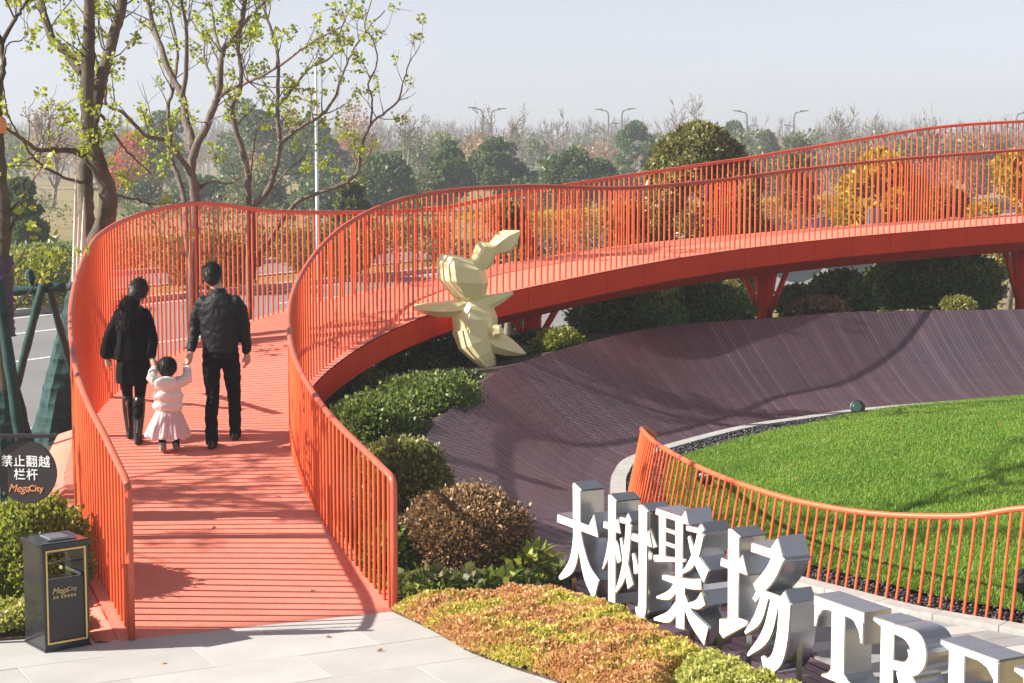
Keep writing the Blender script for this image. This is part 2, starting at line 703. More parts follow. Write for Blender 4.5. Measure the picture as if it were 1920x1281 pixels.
def offset_loop(P, w):
    """a closed loop moved w to its inside"""
    T = np.roll(P, -1, axis=0) - np.roll(P, 1, axis=0)
    T /= np.linalg.norm(T, axis=1)[:, None]
    N = np.c_[T[:, 1], -T[:, 0]]
    return P + N * w


kerb_in = offset_loop(ring, .16)
gravel_in = offset_loop(ring, .55)
base = MB()
base.prism([tuple(p) for p in ring[::4]], -.055, -.03)
kerb = structure('lawn_kerb', base, MAT['soil'])
kerb['label'] = 'pale stone kerb ring round the lawn'
seg = 8
for i in range(0, 600, seg):
    a = [ring[(i + k) % 600] for k in range(0, seg + 1, 2)]
    b = [kerb_in[(i + k) % 600] for k in range(0, seg + 1, 2)]
    mid = (a[2][0], a[2][1])
    if mid[0] > 9.4 or mid[1] < 11.0:
        continue
    g0 = .012
    a[0] = a[0] + (a[1] - a[0]) * g0 * 4
    b[0] = b[0] + (b[1] - b[0]) * g0 * 4
    poly = [tuple(p) for p in a] + [tuple(p) for p in reversed(b)]
    m = MB().prism(poly, -.03, .028)
    link('kerb_stone', m, MAT['kerb_stone'], kerb)

# the lawn rises gently towards its middle
lawn_c = np.array([6.6, 18.6])


def lawn_height(x, y):
    """height of the turf at x, y from the distance to the lawn's edge"""
    dx, dy = (x - 8.6) / 6.2, (y - 18.6) / 6.8
    q = np.clip(1 - (dx * dx + dy * dy), 0, 1)
    return .02 + .60 * q ** .9


lawn = MB()
rings = 26
for j in range(rings + 1):
    k = j / rings
    for i in range(0, 600, 6):
        p = gravel_in[i] * (1 - k) + lawn_c * k
        lawn.v.append((p[0], p[1], float(lawn_height(p[0], p[1]))))
for j in range(rings):
    for i in range(100):
        i2 = (i + 1) % 100
        lawn.f.append((j * 100 + i2, j * 100 + i, (j + 1) * 100 + i, (j + 1) * 100 + i2))
structure('lawn', lawn, MAT['turf'], smooth=True)

# grass blades, denser close to the camera
nb = 640000
px = rng.uniform(1.2, 9.6, nb)
py = rng.uniform(12.3, 25.2, nb)
keep = inside(gravel_in[::5], np.c_[px, py]) & (px < .335 * py + .2)
px, py = px[keep], py[keep]
nb = len(px)
pz = lawn_height(px, py)
clump = .5 + .5 * np.sin(px * 3.1 + np.sin(py * 2.3) * 1.5) * np.sin(py * 2.7 + np.sin(px * 1.9))
hgt = rng.uniform(.018, .045, nb) * (.75 + .5 * clump)
wid = rng.uniform(.0025, .0055, nb)
az = rng.uniform(0, 2 * np.pi, nb)
lean = rng.uniform(.2, .9, nb) * hgt
la = rng.uniform(0, 2 * np.pi, nb)
ax, ay = np.cos(az) * wid, np.sin(az) * wid
tx, ty = np.cos(la) * lean, np.sin(la) * lean
V = np.zeros((nb, 4, 3))
V[:, 0] = np.c_[px - ax, py - ay, pz - .004]
V[:, 1] = np.c_[px + ax, py + ay, pz - .004]
V[:, 2] = np.c_[px + ax * .35 + tx, py + ay * .35 + ty, pz + hgt]
V[:, 3] = np.c_[px - ax * .35 + tx, py - ay * .35 + ty, pz + hgt]
o = link('grass', quads_mesh('grass', V), MAT['grass_blade'])
tag(o, 'short bright green mown grass covering the mounded lawn', 'grass', kind='stuff')


def pebbles(name, label, pts, size, seed, zfun=None):
    """squashed many-sided stones at the given points"""
    r2 = np.random.default_rng(seed)
    bm = bmesh.new()
    bmesh.ops.create_icosphere(bm, subdivisions=1, radius=1)
    bv = np.array([v.co[:] for v in bm.verts])
    bf = np.array([[v.index for v in f.verts] for f in bm.faces])
    bm.free()
    # a lighter stone: an octahedron-like shape from the icosphere would show its corners, so keep twenty faces
    n = len(pts)
    sc = r2.uniform(.6, 1.25, (n, 1, 1)) * size * np.stack([r2.uniform(.8, 1.3, n), r2.uniform(.8, 1.3, n), r2.uniform(.45, .8, n)], 1)[:, None, :]
    a = r2.uniform(0, 6.28, n)
    V = bv[None] * sc
    x = V[..., 0] * np.cos(a)[:, None] - V[..., 1] * np.sin(a)[:, None]
    y = V[..., 0] * np.sin(a)[:, None] + V[..., 1] * np.cos(a)[:, None]
    z = V[..., 2]
    V = np.stack([x + pts[:, 0, None], y + pts[:, 1, None], z + pts[:, 2, None]], 2)
    F = (bf[None] + (np.arange(n) * len(bv))[:, None, None]).reshape(-1, 3)
    o = link(name, array_mesh(name, V.reshape(-1, 3), F), MAT['pebble'])
    return tag(o, label, 'gravel', kind='stuff')


gx = rng.uniform(.9, 9.4, 90000)
gy = rng.uniform(12.0, 25.6, 90000)
P2 = np.c_[gx, gy]
keep = inside(kerb_in[::5], P2) & ~inside(offset_loop(ring, .60)[::5], P2) & (gx < .335 * gy + .2)
P2 = P2[keep]
P3 = np.c_[P2, rng.uniform(-.022, .022, len(P2))]
pebbles('gravel', 'black pebble strip between the pale kerb and the lawn', P3, .0165, 3)

# ------------------------------------------------------------------ paving
def slabs(name, label, quad_fn, L, Wd, ang, org, bounds, mats, poly=None, z=-.004, thick=.03, half=True, whole=False):
    """rectangular slabs laid in rows; each one is an object of its own"""
    base = structure(name, MB().prism(bounds, -.055, z - .012), MAT['soil'])
    base['label'] = label
    bx = np.array(bounds)
    ca, sa = math.cos(ang), math.sin(ang)
    protos = {}
    rel = (bx - np.array(org)) @ np.array([[ca, -sa], [sa, ca]])
    i0, i1 = math.floor(rel[:, 0].min() / L) - 1, math.ceil(rel[:, 0].max() / L) + 1
    j0, j1 = math.floor(rel[:, 1].min() / Wd) - 1, math.ceil(rel[:, 1].max() / Wd) + 1
    for j in range(j0, j1):
        for i in range(i0, i1):
            sh = (.5 * L if (half and j % 2) else 0)
            cx_, cy_ = (i + .5) * L + sh, (j + .5) * Wd
            corners = np.array([[cx_ - L / 2, cy_ - Wd / 2], [cx_ + L / 2, cy_ - Wd / 2], [cx_ + L / 2, cy_ + Wd / 2], [cx_ - L / 2, cy_ + Wd / 2]])
            wc = corners @ np.array([[ca, sa], [-sa, ca]]) + np.array(org)
            ins = inside(bounds, wc)
            if not ins.any():
                continue
            mat = quad_fn(i, j)
            if whole or ins.all():
                key = mat
                if key not in protos:
                    me = MB().bevel_box(-L / 2 + .0022, L / 2 - .0022, -Wd / 2 + .0022, Wd / 2 - .0022, -thick, 0, .0012).mesh('paving_slab')
                    me.materials.append(MAT[mat])
                    protos[key] = me
                o = bpy.data.objects.new('paving_slab', protos[key])
                COL.objects.link(o)
                c_ = wc.mean(axis=0)
                o.location = (c_[0], c_[1], z + random.uniform(-.0015, .0015))
                o.rotation_euler = (0, 0, ang)
                o.parent = base
            else:
                bm = bmesh.new()
                zz = z + random.uniform(-.0015, .0015)
                cc = wc.mean(axis=0)
                sh_ = wc + (cc - wc) / np.linalg.norm(cc - wc, axis=1)[:, None] * .004
                vs = [bm.verts.new((x, y, zz)) for x, y in sh_]
                bm.faces.new(vs)
                nb_ = len(bounds)
                # cut by each side of the outline the slab crosses
                for e in range(nb_):
                    p, q = np.array(bounds[e]), np.array(bounds[(e + 1) % nb_])
                    dv = q - p
                    le = np.linalg.norm(dv)
                    dv = dv / le
                    nrm = np.array([-dv[1], dv[0]])
                    s_ = (wc - p) @ nrm
                    along_ = (wc - p) @ dv
                    if s_.min() < 0 < s_.max() and along_.max() > 0 and along_.min() < le:
                        geom = bm.verts[:] + bm.edges[:] + bm.faces[:]
                        bmesh.ops.bisect_plane(bm, geom=geom, plane_co=(p[0], p[1], 0), plane_no=(-nrm[0], -nrm[1], 0), clear_outer=True)
                if not bm.faces:
                    bm.free()
                    continue
                r_ = bmesh.ops.extrude_face_region(bm, geom=bm.faces[:])
                for g_ in r_['geom']:
                    if isinstance(g_, bmesh.types.BMVert):
                        g_.co.z -= thick
                bmesh.ops.recalc_face_normals(bm, faces=bm.faces[:])
                me = bpy.data.meshes.new('paving_slab')
                bm.to_mesh(me)
                bm.free()
                link('paving_slab', me, MAT[mat], base)
    return base


FRONT = [(-4.6, 12.45), (-3.64, 12.7), (-2.96, 12.89), (-2.70, 12.86), (-.92, 13.52), (-.62, 12.96), (-.3, 12.32), (0.0, 11.93), (.28, 11.61), (.48, 11.27), (.6, 10.2), (-4.6, 10.2)]
FRONT_CCW = list(reversed(FRONT))
slabs('pavement', 'pale grey stone paving at the foot of the ramp', lambda i, j: 'slab_light' if (i * 7 + j * 3) % 5 else 'slab_white', 1.2, .6, R(28), (-2.0, 12.0), FRONT_CCW, None, whole=True)
PLAZA = [(1.12, 16.34), (1.65, 14.1), (2.06, 12.42), (2.31, 11.27), (2.6, 9.9), (4.6, 9.9), (5.2, 11.85), (4.4, 12.2), (3.70, 12.78), (3.01, 13.35), (2.63, 13.83), (2.22, 14.37), (1.68, 15.15), (1.33, 15.70)]
slabs('plaza_paving', 'banded grey and white paving behind the steel letters', lambda i, j: 'slab_white' if j % 3 == 0 else 'slab_grey', .6, .2, R(22), (2.0, 13.0), PLAZA, None, z=-.008, half=True)
BRIDGE_LINE = [(-0.894,13.505,-0.012),(-1.133,14.044,0.099),(-1.373,14.582,0.211),(-1.587,15.133,0.314),(-1.763,15.699,0.407),(-1.917,16.272,0.493),(-2.047,16.853,0.573),(-2.148,17.439,0.648),(-2.228,18.03,0.712),(-2.288,18.625,0.77),(-2.314,19.221,0.83),(-2.286,19.815,0.903),(-2.19,20.4,0.994),(-2.035,20.971,1.095),(-1.839,21.529,1.194),(-1.614,22.078,1.282),(-1.358,22.615,1.361),(-1.06,23.13,1.437),(-0.711,23.612,1.513),(-0.296,24.038,1.589),(0.157,24.424,1.662),(0.614,24.807,1.73),(1.051,25.213,1.791),(1.484,25.625,1.847),(1.916,26.038,1.897),(2.353,26.447,1.943),(2.787,26.859,1.981),(3.225,27.268,2.015),(3.681,27.657,2.047),(4.162,28.013,2.08),(4.665,28.338,2.111),(5.191,28.624,2.146),(5.726,28.897,2.176),(6.267,29.155,2.206),(6.815,29.4,2.236),(7.37,29.629,2.266),(7.93,29.845,2.296),(8.495,30.045,2.326),(9.066,30.231,2.356),(9.641,30.402,2.386),(10.22,30.557,2.416),(10.804,30.697,2.446),(11.391,30.822,2.476),(11.981,30.932,2.506)]
INNER_RAIL_HEIGHT = [1.028, 1.016, 1.051, 1.184, 1.474, 1.531, 1.375, 1.124, 1.062, 1.125, 1.177, 1.203, 1.225, 1.248]
OUTER_RAIL_HEIGHT = [1.132, 1.333, 1.585, 1.811, 1.742, 1.296, 1.023, 1.045, 1.097, 1.235, 1.427, 1.62, 1.656, 1.693]
BRIDGE_LENGTH = 25.809

# ------------------------------------------------------------------ the red footbridge
WIDTH = 2.0
line = catmull(np.array(BRIDGE_LINE), 1600)
line = resample(line, n=1601)
arc = np.r_[0, np.cumsum(np.linalg.norm(np.diff(line, axis=0), axis=1))]
tan2 = np.gradient(line[:, :2], axis=0)
tan2 /= np.linalg.norm(tan2, axis=1)[:, None]
nrm2 = np.c_[-tan2[:, 1], tan2[:, 0]]          # to the outer side of the bend
BL = arc[-1]
KN = np.linspace(0, BRIDGE_LENGTH, 14)


def bridge_point(t, off=0.0, dz=0.0):
    """t metres along the inner rail, off metres towards the outer rail"""
    p = [np.interp(t, arc, line[:, k]) for k in range(3)]
    n = np.array([np.interp(t, arc, nrm2[:, k]) for k in range(2)])
    n /= np.linalg.norm(n)
    return Vector((p[0] + n[0] * off, p[1] + n[1] * off, p[2] + dz))


def smooth_height(table):
    xs = np.linspace(0, BRIDGE_LENGTH, 14)
    c_ = catmull(np.c_[xs, table], 400)
    return lambda t: float(np.interp(t, c_[:, 0], c_[:, 1]))


rail_h = {0: smooth_height(INNER_RAIL_HEIGHT), 1: smooth_height(OUTER_RAIL_HEIGHT)}
bridge = thing('footbridge', 'curving orange red footbridge ramp with tall baluster railings', 'bridge', (-1.8, 13.1, 0))
ts = np.linspace(0, BL - .01, 170)
E0, E1 = -.09, WIDTH + .09
TH = .30

deck = MB()
offs = [E0, -.02, .3, .65, 1.0, 1.35, 1.7, WIDTH + .02, E1]
for t in ts:
    for o_ in offs:
        deck.v.append(tuple(bridge_point(t, o_, .006)))
m_ = len(offs)
for i in range(len(ts) - 1):
    for k in range(m_ - 1):
        q = i * m_ + k
        deck.f.append((q, q + m_, q + m_ + 1, q + 1))
# the front edge drops to the paving
q = len(deck.v)
for o_ in offs:
    p = bridge_point(0, o_, -.12)
    deck.v.append(tuple(p))
for k in range(m_ - 1):
    deck.f.append((k, k + 1, q + k + 1, q + k))
link('deck', deck, MAT['deck_rubber'], bridge, smooth=True)

# side panels, one by one on the side that shows, with a joint between them
t = 0.0
while t < BL - .8:
    m = MB()
    t0, t1 = t + .004, t + .746
    for k in range(6):
        tk = t0 + (t1 - t0) * k / 5
        for o_, dz in ((E0 + .004, -.012), (E0 - .012, -.004), (E0 - .012, -TH), (E0 + .004, -TH)):
            m.v.append(tuple(bridge_point(tk, o_, dz)))
    for k in range(5):
        q = 4 * k
        for a in range(4):
            b = (a + 1) % 4
            m.f.append((q + a, q + b, q + 4 + b, q + 4 + a))
    m.f += [(3, 2, 1, 0), (20, 21, 22, 23)]
    link('side_panel', m, MAT['fascia_paint'], bridge)
    t += .75
m = MB()
for tk in ts:
    for o_, dz in ((E1, .0), (E1 + .012, -.004), (E1 + .012, -TH), (E1, -TH)):
        m.v.append(tuple(bridge_point(tk, o_, dz)))
for k in range(len(ts) - 1):
    q = 4 * k
    m.f += [(q + 0, q + 4, q + 5, q + 1), (q + 1, q + 5, q + 6, q + 2), (q + 2, q + 6, q + 7, q + 3)]
link('outer_fascia', m, MAT['fascia_paint'], bridge)
m = MB()
so = ((E0 + .002, -.014), (E0 + .002, -TH + .004), (E0 + .45, -.50), (E1 - .45, -.50), (E1 - .01, -TH + .004))
for tk in ts:
    for o_, dz in so:
        m.v.append(tuple(bridge_point(tk, o_, dz)))
for k in range(len(ts) - 1):
    q = 5 * k
    for a in range(4):
        m.f.append((q + a, q + a + 1, q + 5 + a + 1, q + 5 + a))
link('soffit', m, MAT['fascia_paint'], bridge)

# a rubber apron beside the low end of the ramp
m = MB()
tb = np.linspace(0, 5.0, 40)
for tk in tb:
    w = .16 + .06 * min(1, tk / 4)
    p, q_ = bridge_point(tk, E1, .0), bridge_point(tk, E1 + w, -.02)
    g_ = bridge_point(tk, E1 + w + .02, 0)
    m.v += [tuple(p), (q_.x, q_.y, max(.012, q_.z - .05)), (g_.x, g_.y, -.05)]
for k in range(len(tb) - 1):
    q = 3 * k
    m.f += [(q, q + 3, q + 4, q + 1), (q + 1, q + 4, q + 5, q + 2)]
link('apron', m, MAT['deck_rubber'], bridge, smooth=True)

# handrails and balusters
SP = .113
bal = MB().tube([(0, 0, 0), (0, 0, 1)], 0.0128, 8, cap=False).mesh('baluster', True)
bal.materials.append(MAT['rail_paint'])
places = []
for side, off in ((0, 0.0), (1, WIDTH)):
    hf = rail_h[side]
    pts = []
    # the end post bends over into the handrail
    h0 = hf(0)
    rb = .07
    pts.append(bridge_point(0, off, 0.0))
    pts.append(bridge_point(0, off, h0 * .5))
    for k in range(6):
        w = k / 5 * math.pi / 2
        pts.append(bridge_point(rb * (1 - math.cos(w)), off, h0 - rb + rb * math.sin(w)))
    for t in np.arange(.14, BL - .02, .10):
        pts.append(bridge_point(t, off, hf(t)))
    hr = link('balustrade', MB().tube(pts, .027, 10), MAT['handrail_paint'], bridge, smooth=True)
    hr['label'] = ('tall outer railing swelling round the bend' if side else 'inner railing above the side panels of the bridge')
    base_pts = np.array([tuple(bridge_point(t, off)) for t in np.linspace(0, BL - .05, 500)])
    dd = np.r_[0, np.cumsum(np.linalg.norm(np.diff(base_pts, axis=0), axis=1))]
    for L_ in np.arange(SP, dd[-1] - .02, SP):
        t = float(np.interp(L_, dd, np.linspace(0, BL - .05, 500)))
        p = bridge_point(t, off)
        places.append((p, hf(t), hr))
places.sort(key=lambda a: a[0].y - .2 * a[1])
far = MB()
for k, (p, h_, hr) in enumerate(places):
    if k < 300:
        o = bpy.data.objects.new('baluster', bal)
        COL.objects.link(o)
        o.location = p
        o.scale = (1, 1, h_ - .005)
        o.parent = hr
    else:
        far.tube([p, p + Vector((0, 0, h_ - .005))], .0118, 6, cap=False)
o = link('baluster_run', far, MAT['rail_paint'], bridge, smooth=True)
o['kind'] = 'stuff'

# branching columns
def column(t, zb):
    c_ = bridge_point(t, 1.0, 0)
    top = c_.z - .5
    m = MB().tube([(c_.x, c_.y, zb - .4), (c_.x, c_.y, top)], .13, 16)
    col = link('column', m, MAT['fascia_paint'], bridge, smooth=True)
    for a in (15, 105, 195, 285):
        w = R(a)
        e = Vector((c_.x + .40 * math.cos(w), c_.y + .40 * math.sin(w), top + .03))
        s0 = Vector((c_.x + .10 * math.cos(w), c_.y + .10 * math.sin(w), zb - .05 + .04 * (a % 4)))
        link('strut', MB().tube([s0, e], .045, 10), MAT['fascia_paint'], col, smooth=True)


COLS = (13.1, 17.92, 22.85)
column(COLS[0], .75)
column(COLS[1], .85)
column(COLS[2], .9)

paint('fence_cap', (.78, .14, .06), rough=.4, var=.06, scale=3.0, bump=.03, spec=.35)
# ------------------------------------------------------------------ the low leaning fence beside the lawn
FENCE = [(1.42, 18.95), (1.28, 18.6), (1.17, 18.1), (1.15, 17.6), (1.2, 17.0), (1.34, 16.4), (1.58, 15.75), (1.9, 15.15), (2.30, 14.59), (2.78, 14.01), (3.32, 13.45), (3.69, 13.12), (4.2, 12.72), (4.9, 12.35)]
FENCE_H = [.50, .62, .70, .74, .74, .72, .68, .64, .61, .63, .72, .84, .92, .95]
fp = catmull(np.array([(x, y, h_) for (x, y), h_ in zip(FENCE, FENCE_H)]), 600)
fp = resample(fp, n=601)
fence = thing('lawn_fence', 'low orange red fence leaning inwards along the lawn edge', 'fence', (1.15, 17.6, 0))
ft = np.gradient(fp[:, :2], axis=0)
ft /= np.linalg.norm(ft, axis=1)[:, None]
fnr = np.c_[-ft[:, 1], ft[:, 0]]       # towards the lawn


def fence_top(i, k=1.0):
    ln = .20 * fp[i, 2]
    return Vector((fp[i, 0] + fnr[i, 0] * ln * k, fp[i, 1] + fnr[i, 1] * ln * k, fp[i, 2] * k))


link('handrail', MB().tube([fence_top(i) for i in range(0, 601, 5)], .024, 10), MAT['fence_cap'], fence, smooth=True)
fd = np.r_[0, np.cumsum(np.linalg.norm(np.diff(fp[:, :2], axis=0), axis=1))]
bal2 = MB().tube([(0, 0, 0), (0, 0, 1)], .0115, 8, cap=False).mesh('baluster', True)
bal2.materials.append(MAT['rail_paint'])
for L_ in np.arange(.03, fd[-1], .098):
    i = int(np.searchsorted(fd, L_))
    i = min(i, 600)
    b0 = Vector((fp[i, 0], fp[i, 1], -.02))
    e = fence_top(i)
    dv = e - b0
    o = bpy.data.objects.new('baluster', bal2)
    COL.objects.link(o)
    o.rotation_mode = 'QUATERNION'
    o.rotation_quaternion = dv.to_track_quat('Z', 'Y')
    o.location = b0
    o.scale = (1, 1, dv.length)
    o.parent = fence
    o.matrix_parent_inverse = world_matrix(fence).inverted()


# ------------------------------------------------------------------ the big steel letters
BOLD = 1.42


def stroke(pts, widths):
    """outline of a brush stroke along pts with half widths"""
    P = catmull(np.array([(x, y, w) for (x, y), w in zip(pts, widths)]), max(6, 5 * (len(pts) - 1) + 1)) if len(pts) > 2 else np.array([(x, y, w) for (x, y), w in zip(pts, widths)])
    T = np.gradient(P[:, :2], axis=0)
    T /= np.linalg.norm(T, axis=1)[:, None]
    N = np.c_[-T[:, 1], T[:, 0]]
    P[:, 2] *= BOLD
    a = P[:, :2] + N * P[:, 2:3]
    b = P[:, :2] - N * P[:, 2:3]
    return [tuple(p) for p in a] + [tuple(p) for p in b[::-1]]


def heng(x0, x1, y, t=.032, tri=.075):
    """a thin level stroke with the triangle at its right end"""
    t, tri = t * 1.3, tri * 1.3
    return [(x0, y - t), (x1, y - t), (x1 + .01, y - t + .01), (x1 - tri * .75, y + t + tri), (x1 - tri * 1.7, y + t), (x0 + .015, y + t)]


def shu(x, y0, y1, w=.062):
    """an upright stroke with a slanting head"""
    w *= 1.42
    return [(x - w, y0), (x + w, y0 + .015), (x + w, y1 - .06), (x + w + .02, y1 - .045), (x - w * .6, y1), (x - w - .012, y1 - .01)]


GLYPH = {
    'da': [heng(.0, .98, .60, .036, .10), [(.39, .55), (.575, .55), (.575, .93), (.60, .95), (.405, 1.0), (.38, .985)],
           stroke([(.482, .60), (.47, .42), (.36, .2), (.06, .02)], [.064, .062, .055, .02]),
           stroke([(.53, .58), (.60, .38), (.74, .18), (.95, .06)], [.03, .05, .07, .085])],
    'shu': [heng(.0, .38, .70, .03, .06), shu(.20, .0, 1.0, .058), stroke([(.19, .68), (.13, .48), (.0, .28)], [.035, .034, .012]), stroke([(.25, .60), (.31, .52), (.36, .40)], [.014, .032, .038]),
            [(.36, .76), (.53, .77), (.55, .75), (.60, .82), (.52, .89), (.49, .83), (.35, .825)], stroke([(.55, .79), (.50, .48), (.42, .28), (.28, .12)], [.045, .045, .04, .014]), stroke([(.38, .64), (.48, .44), (.60, .22)], [.018, .036, .05]),
            heng(.60, 1.02, .68, .03, .065), shu(.845, .06, 1.0, .06), stroke([(.85, .12), (.83, .05), (.76, .03), (.70, .07)], [.055, .055, .04, .012]), stroke([(.63, .54), (.69, .46), (.72, .36)], [.014, .034, .04])],
    'ju': [heng(.02, .62, .955, .026, .055), shu(.16, .56, .98, .045), shu(.46, .44, .98, .048), [(.14, .80), (.48, .80), (.48, .845), (.14, .845)], [(.14, .68), (.48, .68), (.48, .725), (.14, .725)],
           [(.0, .52), (.03, .50), (.58, .60), (.58, .635), (.0, .575)], [(.58, .87), (.80, .88), (.83, .87), (.90, .93), (.83, .985), (.78, .935), (.57, .925)], stroke([(.84, .91), (.76, .72), (.66, .60), (.52, .50)], [.042, .042, .034, .012]),
           stroke([(.62, .84), (.74, .68), (.94, .54)], [.016, .038, .056]),
           stroke([(.86, .47), (.60, .425), (.16, .40)], [.038, .034, .02]), shu(.50, .0, .44, .058), stroke([(.44, .39), (.30, .27), (.06, .20)], [.032, .034, .012]), stroke([(.46, .22), (.30, .08), (.02, .0)], [.036, .04, .014]),
           stroke([(.90, .36), (.78, .28), (.58, .24)], [.05, .034, .012]), stroke([(.55, .32), (.68, .16), (.96, .04)], [.022, .044, .070])],
    'chang': [heng(.0, .40, .70, .03, .07), shu(.205, .24, 1.0, .058), [(.0, .12), (.06, .08), (.42, .27), (.42, .31), (.30, .31), (.0, .24)],
              heng(.44, .90, .90, .032, .085), stroke([(.85, .93), (.72, .74), (.52, .57)], [.055, .052, .045]), [(.47, .50), (.53, .47), (.60, .54), (.98, .54), (1.0, .56), (.92, .66), (.86, .60), (.55, .60)],
              stroke([(.93, .58), (.90, .30), (.84, .12), (.74, .02)], [.058, .058, .055, .045]), stroke([(.80, .06), (.70, .02), (.62, .08)], [.05, .045, .012]),
              stroke([(.66, .56), (.56, .36), (.38, .20)], [.040, .040, .014]), stroke([(.80, .56), (.68, .26), (.42, .03)], [.044, .044, .014])],
    'T': [[(.0, .86), (.0, 1.0), (1.0, 1.0), (1.0, .86)], [(.36, .0), (.36, .9), (.64, .9), (.64, .0)], [(.012, .88), (.012, .60), (.07, .60), (.11, .74), (.20, .84), (.30, .88)], [(.988, .88), (.988, .60), (.93, .60), (.89, .74), (.80, .84), (.70, .88)],
          [(.18, .0), (.18, .05), (.30, .09), (.37, .16), (.63, .16), (.70, .09), (.82, .05), (.82, .0)]],
    'R': [[(.14, .0), (.14, 1.0), (.40, 1.0), (.40, .0)], [(.0, .0), (.0, .05), (.14, .09), (.40, .09), (.52, .05), (.52, .0)], [(.0, .991), (.0, .94), (.14, .90), (.40, .90), (.46, .991)],
          stroke([(.38, .928), (.60, .922), (.76, .86), (.80, .74), (.75, .60), (.60, .515), (.38, .505)], [.045, .06, .10, .125, .10, .06, .045]),
          stroke([(.54, .50), (.66, .30), (.84, .06)], [.09, .11, .12]), [(.72, .0), (.74, .06), (1.02, .05), (1.02, .0)]],
    'E': [[(.14, .0), (.14, .99), (.42, .99), (.42, .0)], [(.0, .0), (.0, .06), (.14, .10), (.9, .10), (.98, .0)], [(.0, 1.0), (.0, .94), (.14, .90), (.92, .90), (.95, 1.0)], [(.40, .46), (.40, .55), (.68, .55), (.68, .46)],
          [(.955, .97), (.955, .60), (.90, .60), (.86, .76), (.76, .86), (.6, .91), (.6, .97)], stroke([(.92, .05), (.93, .2), (.99, .36)], [.08, .05, .02]), [(.62, .34), (.68, .36), (.72, .50), (.68, .64), (.62, .66), (.60, .5)]],
}


def inset(poly, w):
    """shrink an outline by about w"""
    P = np.array(poly, float)
    n = len(P)
    area = sum(P[i, 0] * P[(i + 1) % n, 1] - P[(i + 1) % n, 0] * P[i, 1] for i in range(n))
    if area < 0:
        P = P[::-1]
    out = []
    for i in range(n):
        a, b, c_ = P[i - 1], P[i], P[(i + 1) % n]
        e0, e1 = b - a, c_ - b
        l0, l1 = np.linalg.norm(e0), np.linalg.norm(e1)
        if l0 < 1e-6 or l1 < 1e-6:
            out.append(tuple(b))
            continue
        n0 = np.array([-e0[1], e0[0]]) / l0
        n1 = np.array([-e1[1], e1[0]]) / l1
        m = n0 + n1
        lm = np.linalg.norm(m)
        if lm < .3:
            out.append(tuple(b + n0 * w))
            continue
        out.append(tuple(b + m / lm * min(w / (lm / 2), w * 1.8)))
    return out


ROW = math.atan2(-.89, .46)


def steel_letter(key, label, x, y, w, h_, z0, posts, depth=.20):
    # local x runs along the row, local y is height, local z points out of the face
    fx = Vector((math.cos(ROW), math.sin(ROW), 0))
    up = Vector((0, 0, 1))
    fz = fx.cross(up)                      # out of the face, to the camera's left
    M_ = Matrix.Identity(4)
    for r_ in range(3):
        M_[r_][0], M_[r_][1], M_[r_][2] = fx[r_], up[r_], fz[r_]
    M_[0][3], M_[1][3], M_[2][3] = x, y, z0
    t = thing('steel_letter', label, 'letter', (x, y, 0), 0, 'big steel letters on the boardwalk')
    body, face = MB(), MB()
    for k, poly in enumerate(GLYPH[key]):
        Q = [((px - .5) * w, py * h_) for px, py in poly]
        body.prism(Q, -depth - .0007 * k, -.0007 * k, M_)
        face.prism(inset(Q, .0085), -.004 + .0004 * k, .004 + .0004 * k, M_)
    link('return', body, MAT['steel'], t)
    link('face', face, MAT['white_acrylic'], t)
    for px in posts:
        p = M_ @ Vector(((px[0] - .5) * w, 0, -depth * .5))
        link('post', MB().box(p.x - .018, p.x + .018, p.y - .018, p.y + .018, -.01, z0 + px[1] * h_), MAT['steel'], t)
    return t


steel_letter('da', 'leftmost tall steel character like a striding figure with white face', .50, 13.58, .66, .82, .15, [(.15, .1), (.85, .1)])
steel_letter('shu', 'second tall steel character with three upright strokes', .832, 12.94, .68, .82, .15, [(.20, .05), (.845, .05)])
steel_letter('ju', 'third and densest tall steel character with small windows', 1.178, 12.37, .73, .82, .15, [(.48, .05), (.95, .08)])
steel_letter('chang', 'fourth tall steel character with a hooked right side', 1.578, 11.58, .80, .84, .15, [(.25, .3), (.95, .3)])
steel_letter('T', 'steel letter T with white face', 1.985, 10.79, .50, .50, .24, [(.5, .1)])
steel_letter('R', 'steel letter R with white face', 2.25, 10.27, .50, .50, .24, [(.3, .1), (.8, .05)])
steel_letter('E', 'steel letter E right after the R', 2.525, 9.75, .50, .50, .24, [(.3, .1)])
steel_letter('E', 'rightmost steel letter E cut by the picture edge', 2.79, 9.21, .50, .50, .24, [(.3, .1)])

# ------------------------------------------------------------------ garden spotlights
def spotlight(label, loc, az, tilt, sc):
    t = thing('spotlight', label, 'spotlight', loc, 0, 'garden spotlights by the lawn')
    M_ = Matrix.Translation(Vector(loc) + Vector((0, 0, .17 * sc))) @ Matrix.Rotation(az, 4, 'Z') @ Matrix.Rotation(tilt, 4, 'X')
    link('housing', MB().lathe([(.03, -.09), (.07, -.085), (.082, -.04), (.085, .05), (.098, .055), (.098, .075), (.088, .08)], (0, 0, 0), 20, M_ @ Matrix.Scale(sc, 4)), MAT['lamp_black'], t, smooth=False)
    link('lens', MB().lathe([(.082, .081), (.05, .088), (.01, .09)], (0, 0, 0), 20, M_ @ Matrix.Scale(sc, 4)), MAT['lamp_glass'], t, smooth=True)
    x, y, z = loc
    link('bracket', MB().tube([(x, y, z - .05), (x, y, z + .10 * sc)], .014 * sc, 8).box(x - .05 * sc, x + .05 * sc, y - .012, y + .012, z + .07 * sc, z + .09 * sc), MAT['lamp_black'], t)
    return t


